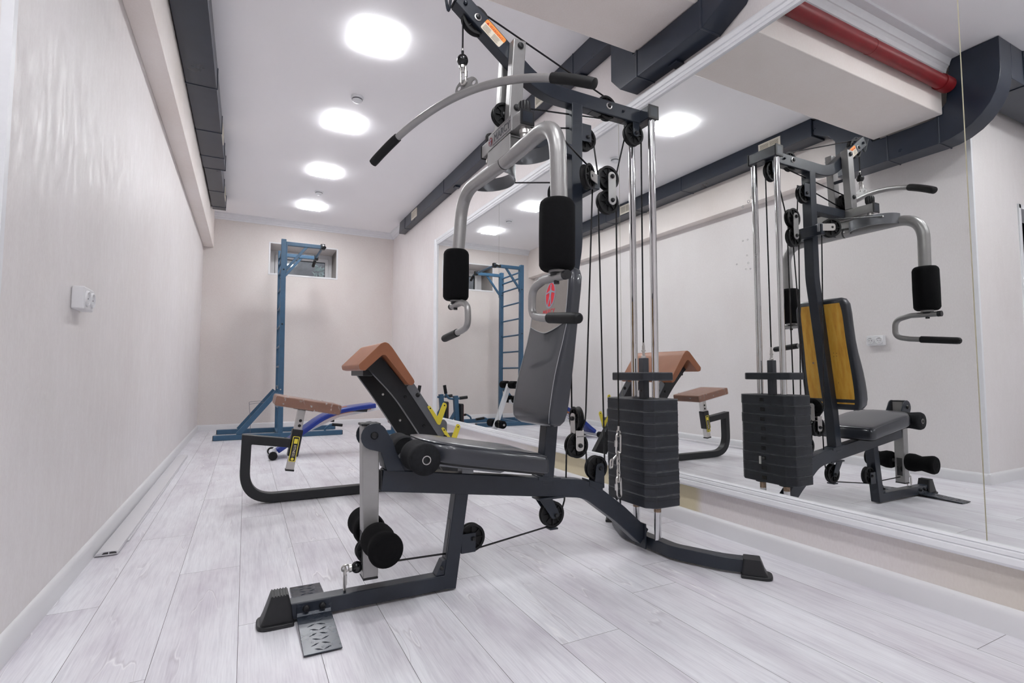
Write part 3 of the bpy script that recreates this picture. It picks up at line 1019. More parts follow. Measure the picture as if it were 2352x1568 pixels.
bolt((1.43, YC - .0252, 1.890), (0, -1, 0), arm, .006, 'navy_metal')
obj('pulley_slot', G().bx(1.27, 1.45, YC - .018, YC + .018, 1.8565, 1.8585).bx(1.28, 1.44, YC - .018, YC + .018, 1.9195, 1.9212), 'black_gloss', gym)
# warning sticker on the near face of the arm
ax = Vector((.367, 0, -.273)).normalized(); az = Vector((.273, 0, .367)).normalized()
wc = Vector((.806, YC - .0254, 2.047))
def onarm(u, v, d=0): return wc + ax * u + az * v + Vector((0, -d, 0))
stk = obj('warning_sticker', G().prism([rpoly([(-.050, -.0255), (.047, -.0255), (.050, .0255), (-.050, .0255)], .007)], lambda u, v: onarm(u, v), (0, -.0005, 0)), 'warn_cream', gym, label='cream warning sticker with orange band')
obj('orange_band', G().prism([rpoly([(-.050, .006), (.050, .006), (.050, .0255), (-.050, .0255)], [.001, .001, .007, .007])], lambda u, v: onarm(u, v, .0005), (0, -.0003, 0)), 'warn_orange', stk)
text('warning_text', 'WARNING', .015, onarm(.006, .0115, .0009), ax, az, 'print_red', stk, .0002, width=.066)
obj('warning_symbol', G().prism([[(-.043, .007), (-.031, .007), (-.037, .017)]], lambda u, v: onarm(u, v, .0008), (0, -.0004, 0)), 'print_red', stk)
g = G()
rw = random.Random(2)
for i in range(6):
    z = .001 - i * .0042
    for a, b in ((-.043, -.002), (.002, .040)):
        g.prism([[(a, z), (b - rw.uniform(0, .01), z), (b - rw.uniform(0, .004) - .01, z - .0014), (a, z - .0014)]], lambda u, v: onarm(u, v, .0005), (0, -.0002, 0))
obj('small_print', g, 'print_dark', stk)
# bracket and pulley under the crossbar end
obj('hanger_plate', G().prism([rpoly([(1.488, 1.862), (1.524, 1.862), (1.522, 1.796), (1.490, 1.796)], [.002, .002, .014, .014])], XZ(YC - .022), (0, .004, 0)).prism([rpoly([(1.488, 1.862), (1.524, 1.862), (1.522, 1.796), (1.490, 1.796)], [.002, .002, .014, .014])], XZ(YC + .018), (0, .004, 0)), 'navy_metal', gym, bevel=.001)
pulley((1.505, YC, 1.811), Y_, .050, gym)

# ---- pair of straps down to the front cross tube
for s in (-1, 1):
    ya, yb = (1.684, 1.7245) if s < 0 else (1.7755, 1.816)
    stp = obj('upright_strap', G().loft([[(.850, ya, 1.688), (.904, ya, 1.688), (.904, yb, 1.688), (.850, yb, 1.688)], [(.873, ya, 2.028), (.927, ya, 2.028), (.927, yb, 2.028), (.873, yb, 2.028)]]), 'silver_paint', gym, bevel=.004)
    for x, z in ((.901, 2.003), (.884, 1.755)):
        bolt((x, YC + s * .066, z), (0, s, 0), stp, .0125)
obj('strap_stay', G().cyl((.905, 1.72, 1.863), (.905, 1.78, 1.863), .009, 14), 'navy_metal', gym)
pulley((.860, YC, 1.747), Y_, .047, gym)
ct = obj('front_cross_tube', G().bx(.845, .897, 1.579, 1.921, 1.640, 1.690), 'silver_paint', gym, bevel=.004)
for s in (-1, 1):
    y = YC + s * .171
    e = obj('end_cap', G().bx(.842, .900, min(y, y + s * .006), max(y, y + s * .006), 1.637, 1.693), 'black_plastic', ct, bevel=.003)
    obj('cap_recess', G().bx(.851, .891, min(y + s * .006, y + s * .0066), max(y + s * .006, y + s * .0064), 1.646, 1.684), 'navy_metal', e)
    yk = YC + s * .145
    g = G()
    ring = lambda z, r: [(.875 + (r + (.0014 if k % 2 else -.0008)) * math.cos(2 * PI * k / 32), yk + (r + (.0014 if k % 2 else -.0008)) * math.sin(2 * PI * k / 32), z) for k in range(32)]
    g.loft([ring(1.692, .017), ring(1.703, .0215), ring(1.727, .0215), ring(1.735, .018)])
    obj('pivot_knob', g, 'black_plastic', gym, smooth=50)
    g = G().cyl((.875, yk, 1.585), (.875, yk, 1.641), .015, 20).cyl((.875, yk, 1.615), (.875, yk, 1.630), .020, 20)
    obj('pivot_collar', g, 'zinc', gym)
obj('tie_tube', G().bx(.897, 1.168, YC - .025, YC + .025, 1.641, 1.689), 'navy_metal', gym, bevel=.004)
# name plate with raised lettering on the front of the cross tube
npz = obj('name_plate', G().bx(.8405, .8455, 1.640, 1.845, 1.638, 1.700), 'silver_paint', gym, bevel=.0015)
text('name_lettering', 'MARCY', .040, (.8400, 1.722, 1.668), (0, -1, 0), (0, 0, 1), 'post_grey', npz, .0008, width=.135)
obj('plate_border', G().bx(.8395, .8406, 1.644, 1.800, 1.6895, 1.692).bx(.8395, .8406, 1.644, 1.800, 1.6445, 1.647), 'chrome', npz)
obj('red_emblem', G().lathe([(0, .017), (.001, .017)], (.8400, 1.822, 1.668), (-1, 0, 0), 28), 'plate_red', npz)
obj('emblem_figure', G().bx(.8384, .8391, 1.8205, 1.8235, 1.660, 1.680).box((.8387, 1.822, 1.6735), (.0008, .020, .003)).box((.8387, 1.8175, 1.6575), (.0008, .003, .013), Matrix.Rotation(.45, 3, 'X')).box((.8387, 1.8265, 1.6575), (.0008, .003, .013), Matrix.Rotation(-.45, 3, 'X')), 'logo_grey', npz)
obj('press_bracket', G().bx(.838, .845, 1.652, 1.848, 1.566, 1.632).bx(.838, .898, 1.655, 1.845, 1.625, 1.632).bx(.845, .890, 1.66, 1.84, 1.585, 1.625), 'silver_paint', gym, bevel=.003)

# ---- pec arms: tube, cam band, foam pad, handle
def pec_arm(s, xo):
    y = lambda v: YC + s * v
    P = fillet([(.866, y(.004), 1.562), (.862 + xo * .3, y(.388), 1.564), (.868 + xo, y(.388), 1.26), (.861 + xo, y(.385), 1.065)], [.125, .05], 12)
    a = obj('pec_arm', G().tube(P, .0275, 20), 'silver_paint', gym)
    # cam band: half ring behind the arm
    g = G()
    outer, inner = [], []
    for k in range(25):
        t = -PI / 2 + PI * k / 24
        outer.append((.872 + .112 * math.cos(t), y(.165) + .125 * math.sin(t)))
        inner.append((.872 + .107 * math.cos(t), y(.165) + .120 * math.sin(t)))
    lp = outer + inner[::-1]
    g.prism([lp], XY(1.545), (0, 0, .056))
    cam_ = obj('cam_band', g, 'grey_steel', a, smooth=40)
    bolt((.958, y(.247), 1.582), (.75, s * .65, 0), cam_, .005, 'zinc')
    bx_, by_ = .8655 + xo, y(.386)
    R = .0565
    prof = [(0, R * .78), (.006, R * .92), (.016, R), (.11, R * 1.015), (.206, R), (.217, R * .93), (.224, R * .8)]
    ang = Vector((.006, 0, 1))
    obj('foam_pad', G().lathe(prof, (bx_ - .006, by_, 1.072), ang, 32), 'foam', a, smooth=60)
    # handle
    H = fillet([(bx_ - .006, y(.43), 1.050), (bx_ - .008, y(.31), 1.053), (bx_ - .010, y(.235), 1.035), (bx_ - .010, y(.232), .945), (bx_ - .012, y(.30), .931), (bx_ - .012, y(.50), .911)], [.05, .045, .05, .05], 7)
    h = obj('handle', G().tube(H, .0135, 16), 'silver_paint', a)
    obj('handle_grip', G().lathe([(0, .0150), (.003, .0172), (.155, .0172), (.166, .0155), (.171, .010)], (bx_ - .012, y(.347), .9263), (0, s, -.10), 20), 'black_rubber', h)
    obj('handle_plug', G().cyl((bx_ - .006, y(.43), 1.050), (bx_ - .006, y(.447), 1.050), .0145, 16), 'black_plastic', h)
    obj('handle_collar', G().cyl((bx_ - .007, y(.385), 1.056), (bx_ - .007, y(.385), 1.072), .020, 16), 'black_plastic', h)
    obj('handle_bolt', G().cyl((bx_ - .007, y(.385), 1.030), (bx_ - .007, y(.385), 1.040), .009, 12), 'black_plastic', h)
    return a
pec_arm(-1, 0.0); pec_arm(1, -.042)

# ---- pulleys behind the column
pb = obj('pulley_bracket', G().bx(1.214, 1.262, YC - .023, YC - .018, 1.715, 1.79).bx(1.214, 1.262, YC + .018, YC + .023, 1.715, 1.79).bx(1.214, 1.222, YC - .02, YC + .02, 1.72, 1.79), 'navy_metal', gym, bevel=.002)
pulley((1.243, YC, 1.735), Y_, .050, gym)
obj('rear_wing_bar', G().bx(1.214, 1.248, YC - .098, YC + .098, 1.488, 1.546), 'navy_metal', gym, bevel=.004)
for s in (-1, 1):
    n = Vector((.5, s * .866, 0)).normalized()
    t = Vector((.866, -s * .5, 0)).normalized()
    c = Vector((1.182, YC + s * .106, 1.527))
    pulley(c, n, .050, gym, w=.026)
    for o in (-.020, .017):
        q = c + n * o
        obj('pulley_fork', G().prism([rpoly([(-.015, -.019), (.058, -.019), (.058, .019), (-.015, .019)], [.014, .002, .002, .014])], (lambda q, t: (lambda u, v: q + t * u + Vector((0, 0, v))))(q, t), n * .003), 'zinc', gym)
    obj('pivot_block', G().box(c + t * .060, (.026, .040, .046), Matrix.Rotation(math.atan2(t.y, t.x), 3, 'Z')), 'grey_steel', gym, bevel=.003)
# floating double pulleys
pulley((1.355, YC - .008, 1.583), Y_, .052, gym)
pulley((1.352, YC - .008, 1.479), Y_, .052, gym)
for o in (-.026, .010):
    lp_ = link_plate((1.360, 1.585), (1.360, 1.482), YC - .008 + o, YC - .004 + o, .020, 'silver_paint', gym)
for z in (1.585, 1.482):
    bolt((1.360, YC - .034, z), (0, -1, 0), gym, .0095)
pulley((1.200, YC + .012, .567), (1, -.18, 0), .049, gym)
pulley((1.190, YC, .462), Y_, .050, gym)
# twisted link between the lower floating pair
for o in (-.020, .017):
    g = G()
    g.prism([rpoly([(-.017, .497), (.017, .497), (.017, .590), (-.017, .590)], [.001, .001, .016, .016])], (lambda u, v: Vector((1.200 + o, YC + .010 + u, v))), (.003, 0, 0))
    obj('link_plate', g, 'zinc', gym, bevel=.0008)
    g = G()
    g.prism([rpoly([(1.176, .440), (1.214, .440), (1.214, .522), (1.176, .522)], [.017, .017, .001, .001])], XZ(YC + o), (0, .003, 0))
    obj('link_plate', g, 'zinc', gym, bevel=.0008)
obj('link_bridge', G().bx(1.178, 1.222, YC - .02, YC + .03, .496, .500), 'zinc', gym, bevel=.001)
bolt((1.179, YC + .014, .568), (-1, 0, 0), gym, .009)
bolt((1.197, YC - .020, .462), (0, -1, 0), gym, .009)
pulley((1.286, YC, .366), Y_, .049, gym)
obj('pulley_bracket', G().prism([rpoly([(1.262, .285), (1.312, .285), (1.312, .385), (1.274, .385)], [.002, .002, .016, .016])], XZ(YC - .022), (0, .004, 0)).prism([rpoly([(1.262, .285), (1.312, .285), (1.312, .385), (1.274, .385)], [.002, .002, .016, .016])], XZ(YC + .018), (0, .004, 0)), 'navy_metal', gym, bevel=.001)
pulley((1.073, YC, .206), Y_, .050, gym)
obj('pulley_bracket', G().prism([rpoly([(1.005, .275), (1.06, .275), (1.100, .20), (1.066, .188)], [.002, .002, .014, .014])], XZ(YC - .022), (0, .004, 0)).prism([rpoly([(1.005, .275), (1.06, .275), (1.100, .20), (1.066, .188)], [.002, .002, .014, .014])], XZ(YC + .018), (0, .004, 0)).bx(1.055, 1.09, YC - .02, YC + .02, .150, .156), 'navy_metal', gym, bevel=.001)

for x, z in ((1.292, .366), (1.080, .204), (1.505, 1.811), (1.243, 1.735), (.735, .165)):
    for sg in (-1, 1):
        bolt((x, YC + sg * .0222, z), (0, sg, 0), gym, .0085)

# ---- cables
def arc(cx, cz, r, a0, a1, n=10, y=YC):
    return [(cx + r * math.cos(math.radians(a0 + (a1 - a0) * k / n)), y, cz + r * math.sin(math.radians(a0 + (a1 - a0) * k / n))) for k in range(n + 1)]
RC = .0034
top = [(.690, YC, 1.955)] + arc(.741, 2.091, .0505, 180, 62) + arc(1.355, 1.896, .0475, 70, -86) + arc(.860, 1.747, .0435, 82, 285) + arc(1.243, 1.735, .0460, 98, -8)
top += [(x, YC - .004, z) for x, _, z in arc(1.355, 1.583, .048, 172, 376)]
top += arc(1.505, 1.811, .0460, 195, 0) + [(1.547, YC, .86)]
obj('cable', G().tube(top, RC, 8), 'black_gloss', gym)
mid = [(1.396, YC - .012, .515), (1.3995, YC - .008, 1.47)] + arc(1.352, 1.479, .0475, 10, 176, 10, YC - .008) + arc(1.286, .366, .0450, 5, -178) + arc(1.190, .462, .0460, 2, 180) + [(1.140, YC, .33), (1.132, YC, .25)] + arc(1.073, .206, .0460, 8, -100) + arc(.735, .165, .0455, -80, -100) + [(.362, YC, .127)]
obj('cable', G().tube(mid, RC, 8), 'black_gloss', gym)
for s in (-1, 1):
    y = lambda v: YC + s * v
    pts = [(.962, y(.250), 1.583), (1.165, y(.116), 1.574), (1.185, y(.104), 1.573), (1.212, y(.089), 1.560), (1.222, y(.083), 1.527), (1.203, y(.050), .60), (1.201, y(.047) if s < 0 else y(.050), .56), (1.2, y(.02), .523)]
    obj('cable', G().tube(fillet(pts, .03, 4), RC, 8), 'black_gloss', gym)

# ---- cable stopper and quick link for the lat bar
obj('cable_stopper', G().sphere((.690, YC, 1.921), .0212, sc=(1, 1, 1.12)).cyl((.690, YC, 1.94), (.690, YC, 1.958), .005, 10), 'black_gloss', gym)
obj('cable_ferrule', G().cyl((.690, YC, 1.890), (.690, YC, 1.899), .0125, 18).cyl((.690, YC, 1.955), (.690, YC, 1.966), .0042, 10), 'zinc', gym)

# ---- guide rods, weight plates, selector
for s in (-1, 1):
    obj('guide_rod', G().cyl((1.552, YC + s * .066, .055), (1.552, YC + s * .066, 1.862), .0148, 24), 'chrome', gym)
obj('rod_rust', G().cyl((1.552, YC - .066, .172), (1.552, YC - .066, .198), .01495, 24).cyl((1.552, YC + .066, .165), (1.552, YC + .066, .198), .01495, 24), 'rust', gym)
def plate_outline(x0, x1, y0, y1, c):
    return [(x0 + c, y0), (x1 - c, y0), (x1, y0 + c), (x1, y1 - c), (x1 - c, y1), (x0 + c, y1), (x0, y1 - c), (x0, y0 + c)]
NPL = 9
z0, pz = .2105, .0482
for i in range(NPL):
    jx, jy = random.uniform(-.0015, .0015), random.uniform(-.0015, .0015)
    o = rpoly(plate_outline(1.438 + jx, 1.628 + jx, 1.600 + jy, 1.900 + jy, .034), .006, 3)
    wp = obj('weight_plate', G().prism([o], XY(z0 + i * pz), (0, 0, pz - .0006)), 'iron', gym, bevel=.0024, seg=2)
    # casting line half way up the rim and the selector hole on the mirror side
    o2 = rpoly(plate_outline(1.4372 + jx, 1.6288 + jx, 1.5992 + jy, 1.9008 + jy, .034), .006, 3)
    obj('casting_line', G().prism([o2], XY(z0 + (i + .60) * pz), (0, 0, .0016)), 'matte_black', wp)
    o3 = rpoly(plate_outline(1.4374 + jx, 1.6286 + jx, 1.5994 + jy, 1.9006 + jy, .034), .006, 3)
    obj('worn_edge', G().prism([o3], XY(z0 + (i + 1) * pz - .0030), (0, 0, .0013)), 'iron_edge', wp)
    obj('selector_hole', G().bx(1.6265 + jx, 1.6292 + jx, 1.738 + jy, 1.762 + jy, z0 + i * pz + .014, z0 + i * pz + .032), 'black_gloss', wp)
obj('stack_bush', G().cyl((1.552, YC - .066, .197), (1.552, YC - .066, .212), .034, 24).cyl((1.552, YC + .066, .197), (1.552, YC + .066, .212), .034, 24), 'black_rubber', gym)
obj('selector_pin', G().cyl((1.62, YC, z0 + 2 * pz + .023), (1.652, YC, z0 + 2 * pz + .023), .006, 12).bx(1.650, 1.656, YC - .006, YC + .006, z0 + 2 * pz - .004, z0 + 2 * pz + .034), 'zinc', gym)
so_ = rpoly(plate_outline(1.452, 1.620, 1.622, 1.878, .030), .006, 3)
sp_ = obj('top_plate', G().prism([so_], XY(.720), (0, 0, .035)), 'iron', gym, bevel=.004)
obj('selector_post', G().bx(1.531, 1.563, YC - .016, YC + .016,   .640, .818), 'post_grey', gym, bevel=.003)
obj('post_hole', G().bx(1.5302, 1.5312, YC - .004, YC + .004, .672, .680), 'black_gloss', gym)
obj('cable_bolt', G().cyl((1.547, YC, .816), (1.547, YC, .872), .0062, 12).lathe([(.818, .011), (.826, .011), (.828, .009)], (1.547, YC, 0), (0, 0, 1), 6).lathe([(.846, .010), (.852, .010), (.853, .006)], (1.547, YC, 0), (0, 0, 1), 6).cyl((1.547, YC, .866), (1.547, YC, .885), .0045, 10), 'zinc', gym)

# ---- leg lever with foam rollers
lv = obj('leg_lever', G().loft([[(.352, YC - .027, .094), (.400, YC - .027, .094), (.400, YC + .027, .094), (.352, YC + .027, .094)], [(.341, YC - .027, .582), (.397, YC - .027, .582), (.397, YC + .027, .582), (.341, YC + .027, .582)]]), 'silver_paint', gym, bevel=.004)
obj('lever_cap', G().bx(.338, .400, YC - .030, YC + .030, .579, .587).bx(.352, .400, YC - .0275, YC + .0275, .088, .095), 'black_plastic', lv, bevel=.002)
obj('cap_recess', G().bx(.349, .389, YC - .019, YC + .019, .5868, .5878), 'navy_metal', lv)
br = []
for k in range(15):
    t = math.radians(250 - 230 * k / 14)
    br.append((.377 + .043 * math.cos(t), .545 + .043 * math.sin(t)))
bpts = br + [(.436, .530), (.448, .495), (.478, .427), (.420, .432), (.397, .495)]
for y in (YC - .044, YC + .038):
    lb = obj('lever_bracket', G().prism([bpts], XZ(y), (0, .006, 0)), 'navy_metal', gym, bevel=.0015)
    bolt((.376, y if y < YC else y + .006, .549), (0, -1 if y < YC else 1, 0), lb, .0125, 'black_gloss')
obj('lever_stop', G().prism([[(.40, .50), (.412, .50), (.428, .437), (.415, .437)]], XZ(YC - .038), (0, .076, 0)), 'navy_metal', gym)
obj('roller_support', G().prism([[(.43, .43), (.54, .412), (.522, .49), (.50, .50)]], XZ(YC - .02), (0, .04, 0)), 'navy_metal', gym, bevel=.003)
def rollers(cx, cz, r, yin, yout, m, waist):
    ax_ = obj('roller_axle', G().tube([(cx, YC - yout + .015, cz), (cx, YC + yout - .015, cz)], .0110, 20), 'zinc', gym)
    for s in (-1, 1):
        L_ = yout - yin
        prof = [(0, .0115), (0, r * .9), (.010, r * .99), (L_ * .25, r), (L_ * .5, r * waist), (L_ * .68, r * (waist + 1) / 2), (L_ * .85, r), (L_ - .012, r), (L_ - .002, r * .9), (L_, .0135), (L_ - .03, .0125)]
        f = obj('foam_roller', G().lathe(prof, (cx, YC + s * yin, cz), (0, s, 0), 36, cap=False), m, ax_, smooth=60)
        if m != 'foam':
            obj('axle_end', G().lathe([(L_ - .004, .0142), (L_ + .0012, .0142), (L_ + .0012, .0115), (L_ - .02, .0115)], (cx, YC + s * yin, cz), (0, s, 0), 24, cap=False), 'zinc', ax_)
            obj('axle_bore', G().cyl((cx, YC + s * (yout - .012), cz), (cx, YC + s * (yout - .010), cz), .0116, 20), 'dark_void', ax_)
        else:
            obj('roller_end', G().cyl((cx, YC + s * (yout - .006), cz), (cx, YC + s * (yout - .001), cz), r * .80, 28), 'foam', ax_)
rollers(.508, .480, .0505, .046, .182, 'foam_ribbed', .90)
rollers(.388, .222, .0525, .040, .186, 'foam', .80)
pulley((.368, YC, .176), Y_, .037, gym)
obj('lever_slot', G().bx(.3475, .3555, YC - .0145, YC + .0145, .135, .24).bx(.396, .4015, YC - .0145, YC + .0145, .135, .24), 'black_gloss', gym)
obj('lever_ball', G().sphere((.337, YC, .126), .0185), 'black_gloss', gym)
obj('ball_eyelet', G().cyl((.312, YC, .126), (.320, YC, .126), .0125, 16), 'zinc', gym)
def oval(c, u, v, a, b, n=26):
    """stadium shaped closed path: half length a along u, half width b along v"""
    c, u, v = Vector(c), Vector(u).normalized(), Vector(v).normalized()
    o = []
    for k in range(n):
        t = 2 * PI * k / n
        x = math.cos(t) * b + (a - b) * (1 if math.cos(t) > 0 else -1)
        o.append(c + u * x + v * math.sin(t) * b)
    return o
snap = obj('snap_hook', G().tube(oval((.300, YC, .095), (0, 0, 1), (0, 1, 0), .036, .010), .0036, 8, closed=True).cyl((.300, YC - .010, .080), (.300, YC - .010, .112), .0052, 10), 'zinc', gym)
obj('snap_ring', G().tube(oval((.302, YC, .128), (1, 0, 0), (0, 0, 1), .012, .0095), .003, 8, closed=True), 'zinc', snap)

# ---- seat
def zseat(x): return .525 - .172 * (x - .585)
outl = rpoly([(.972, YC - .166), (.600, YC - .168), (.535, YC - .120), (.518, YC - .06), (.518, YC + .06), (.535, YC + .120), (.600, YC + .168), (.972, YC + .166)], [.03, .06, .04, .05, .05, .04, .06, .03], 6)
def ring(inset, dz):
    cx, cy = .75, YC
    r = []
    for x, y in outl:
        sx = 1 - inset / .228; sy = 1 - inset / .168
        X, Y = cx + (x - cx) * sx, cy + (y - cy) * sy
        r.append((X, Y, zseat(X) + dz))
    return r
g = G().loft([ring(.004, -.064), ring(0, -.058), ring(0, -.022), ring(.004, -.011), ring(.012, -.003), ring(.026, .001), ring(.07, .004), ring(.13, .005)])
seat = obj('seat', g, 'vinyl_grey', gym, smooth=80)
obj('seat_piping', G().tube([tuple(Vector(p) + Vector((0, 0, .001))) for p in ring(.0075, -.007)], .0022, 6, closed=True), 'vinyl_grey', seat)
obj('seat_board', G().loft([ring(.012, -.072), ring(.012, -.062)]), 'matte_black', seat)
obj('seat_mount', G().bx(.69, .735, YC - .021, YC + .021, .375, .442).loft([[(.565, YC - .03, .452), (.88, YC - .03, .398), (.88, YC + .03, .398), (.565, YC + .03, .452)], [(.60, YC - .024, .43), (.84, YC - .024, .385), (.84, YC + .024, .385), (.60, YC + .024, .43)]]), 'grey_steel', gym, bevel=.002)

# ---- back rest
FRONT = [(.553, 1.000), (.562, .983), (.58, .976), (.61, .977), (.65, .984), (.70, .994), (.75, 1.006), (.80, 1.020), (.86, 1.038), (.926, 1.053), (1.0, 1.064), (1.07, 1.072), (1.12, 1.078), (1.148, 1.084), (1.158, 1.096)]
BACK = [(.553, 1.010), (.562, 1.032), (.58, 1.044), (.61, 1.051), (.65, 1.058), (.70, 1.066), (.75, 1.074), (.80, 1.083), (.86, 1.092), (.926, 1.102), (1.0, 1.112), (1.07, 1.122), (1.12, 1.129), (1.148, 1.131), (1.158, 1.122)]
HALF = [(.553, .115), (.562, .137), (.58, .149), (.61, .155), (.65, .157), (.70, .157), (.75, .156), (.80, .154), (.86, .151), (.926, .149), (1.0, .148), (1.07, .147), (1.12, .143), (1.148, .128), (1.158, .105)]
def interp(tab, z):
    for (a, b), (c, d) in zip(tab, tab[1:]):
        if z <= c:
            return b + (d - b) * max(0, (z - a)) / (c - a)
    return tab[-1][1]
rings = []
zs = [z for z, _ in FRONT]
for z in zs:
    f, b, h = interp(FRONT, z), interp(BACK, z), interp(HALF, z)
    th = b - f
    c = min(.022, th * .45)
    sec = rpoly([(f, YC - h), (b, YC - h), (b, YC + h), (f, YC + h)], [c, c * .6, c * .6, c], 4)
    rings.append([(x, y, z + (x - (f + b) / 2) * -.16) for x, y in sec])
back = obj('backrest', G().loft(rings), 'vinyl_grey', gym, smooth=70)
# champagne coloured upper panel with a V shaped lower edge
def front_at(y, z):
    f, b, h = interp(FRONT, z), interp(BACK, z), interp(HALF, z)
    c = min(.022, (b - f) * .45)
    e = max(0, (abs(y - YC) - (h - c)) / c)
    return f + c * (1 - math.sqrt(max(0, 1 - min(1, e) ** 2))) * .9
def panel_pt(u, v, d):
    hw = .126
    y = YC + u * hw
    zb = .905 + .034 * abs(u) ** 1.5
    zt = 1.140 - .010 * abs(u) ** 4
    z = zb + (zt - zb) * v
    hz = interp(HALF, z) - .019
    y = YC + u * min(hw + .006, hz)
    return Vector((front_at(y, z) - d - .16 * 0, y, z + .004))
g = G()
NU, NV = 20, 16
f_ = [[panel_pt(-1 + 2 * i / NU, j / NV, .0016) for i in range(NU + 1)] for j in range(NV + 1)]
b_ = [[panel_pt(-1 + 2 * i / NU, j / NV, -.004) for i in range(NU + 1)] for j in range(NV + 1)]
g.grid(f_)
rim = [f_[0], b_[0]]
g.grid([f_[0], b_[0]]).grid([f_[-1], b_[-1]]).grid([[r[0] for r in f_], [r[0] for r in b_]]).grid([[r[-1] for r in f_], [r[-1] for r in b_]])
pan = obj('accent_panel', g, 'vinyl_champagne', back, smooth=60, label='champagne coloured upper panel with red emblem')
obj('panel_piping', G().tube([panel_pt(-1 + 2 * i / 24, 0, .0022) for i in range(25)] + [panel_pt(1, j / 16, .0022) for j in range(1, 17)] + [panel_pt(1 - 2 * i / 24, 1, .0022) for i in range(1, 25)] + [panel_pt(-1, 1 - j / 16, .0022) for j in range(1, 16)], .0016, 6, closed=True), 'stitch', back)
# stitched seam along the near and far edges of the cushion
for s in (-1, 1):
    pts = []
    for k in range(30):
        z = .565 + (.935 - .565) * k / 29
        hh = interp(HALF, z) - .010 - .006 * math.sin(k / 29 * PI)
        y = YC + s * hh
        pts.append((front_at(y, z) - .0012, y, z + .003))
    obj('seam', G().tube(pts, .0013, 5), 'stitch', back)
# red oval emblem with a grey figure, and the name under it
def on_panel(u, v, d=.0024):
    y, z = YC - .004 - u, 1.062 + v
    return Vector((front_at(y, z) - d, y, z))
def patch(loops, d, th=.0006):
    return G().prism(loops, lambda u, v: on_panel(u, v, d), (-th, 0, .0001))
obj('emblem_rim', patch([circle2(0, 0, .0545, 40, .0375), circle2(0, 0, .0475, 40, .0320)], .0022), 'logo_grey', back)
obj('red_oval', patch([circle2(0, 0, .0480, 40, .0325)], .0020), 'red', back)
fig = [(-.0028, .034), (.0028, .034), (.0036, .026), (.004, .0215), (.0065, .018), (.030, .009), (.031, .0125), (.0325, .004), (.029, .0045), (.0085, .0095), (.0065, .004), (.0055, -.006), (.0155, -.044), (.0105, -.046), (.0, -.014), (-.0105, -.046), (-.0155, -.044), (-.0055, -.006), (-.0065, .004), (-.0085, .0095), (-.029, .0045), (-.0325, .004), (-.031, .0125), (-.030, .009), (-.0065, .018), (-.004, .0215), (-.0036, .026)]
obj('emblem_figure', patch([fig], .0028), 'logo_grey', back)
obj('emblem_head', patch([circle2(0, .0375, .0048, 14)], .0028), 'logo_grey', back)
text('back_lettering', 'MARCY', .030, (front_at(YC, .992) - .0022, YC - .004, .992), (0, -1, 0), (.14, 0, 1), 'red', back, .0006, width=.088)
# plywood back board left bare on the rear
g = G()
def bb(u, z, d):
    return Vector((interp(BACK, z) + d, YC + u * (interp(HALF, z) - .032), z))
f_ = [[bb(-1 + 2 * i / 10, .585 + (1.128 - .585) * j / 14, .0015) for i in range(11)] for j in range(15)]
b_ = [[bb(-1 + 2 * i / 10, .585 + (1.128 - .585) * j / 14, -.006) for i in range(11)] for j in range(15)]
g.grid(f_).grid([f_[0], b_[0]]).grid([f_[-1], b_[-1]]).grid([[r[0] for r in f_], [r[0] for r in b_]]).grid([[r[-1] for r in f_], [r[-1] for r in b_]])
bdo = obj('back_board', g, 'yellow_ply', back, label='bare yellow plywood board at the rear of the cushion')
g = G()
for yy, zz in ((-.062, .86), (-.045, .862), (-.060, .845), (-.044, .843), (-.05, .70)):
    g.box((interp(BACK, zz) + .0018, YC + yy, zz), (.001, .002, .005))
obj('staple_hole', g, 'print_dark', bdo)
obj('knot', G().cyl((interp(BACK, .81) + .0012, YC + .075, .81), (interp(BACK, .81) + .0022, YC + .075, .81), .006, 14), 'rust', bdo)

# ================================================================== lat bar hanging in front
lat = thing('lat_bar', 'bent grey lat pulldown bar with black grips hanging from multi gym arm', 'lat bar', (.70, 1.742, 1.80))
C0 = Vector((.703, 1.742, 1.797)); dv = Vector((.458, -.889, 0)).normalized()
def latp(s): return C0 + dv * s + Vector((0, 0, -.52 * s * s + .012 * s * s * s * s))
S = [-.40 + .8 * k / 40 for k in range(41)]
obj('bar', G().tube([latp(s) for s in S], .0142, 18), 'silver_paint', lat)
for s in (-1, 1):
    gp = [latp(s * (.372 + .155 * k / 10)) for k in range(11)]
    end = (gp[-1] - gp[-2]).normalized()
    gp = gp + [gp[-1] + end * .004]
    obj('grip', G().tube(gp, [.0172, .0182] + [.0182] * 8 + [.0172, .010], 18), 'black_rubber', lat)
hp = rpoly([(-.056, .010), (.056, .010), (.052, .034), (.030, .052), (-.030, .052), (-.052, .034)], .012, 4)
hm = Vector((.703, 1.742, 1.797))
pl = obj('hanger_plate', G().prism([hp, circle2(0, .042, .0058, 12), circle2(-.036, .026, .0085, 14, .010), circle2(.036, .026, .0085, 14, .010)], lambda u, v: hm + dv * u + Vector((0, 0, v)) + Vector((.889, .458, 0)) * -.002, Vector((.889, .458, 0)) * .004), 'silver_paint', lat)
side = Vector((.889, .458, 0))
ql = obj('quick_link', G().tube(oval((.692, 1.745, 1.862), (0, 0, 1), dv, .036, .012), .0036, 8, closed=True), 'zinc', lat)
obj('link_nut', G().lathe([(0, .0062), (.024, .0062)], Vector((.692, 1.745, 1.850)) + dv * .012, (0, 0, 1), 6), 'zinc', ql)
obj('swivel_eye', G().tube(oval((.690, 1.747, 1.886), (0, 0, 1), (1, 0, 0), .012, .008), .003, 8, closed=True), 'zinc', lat)

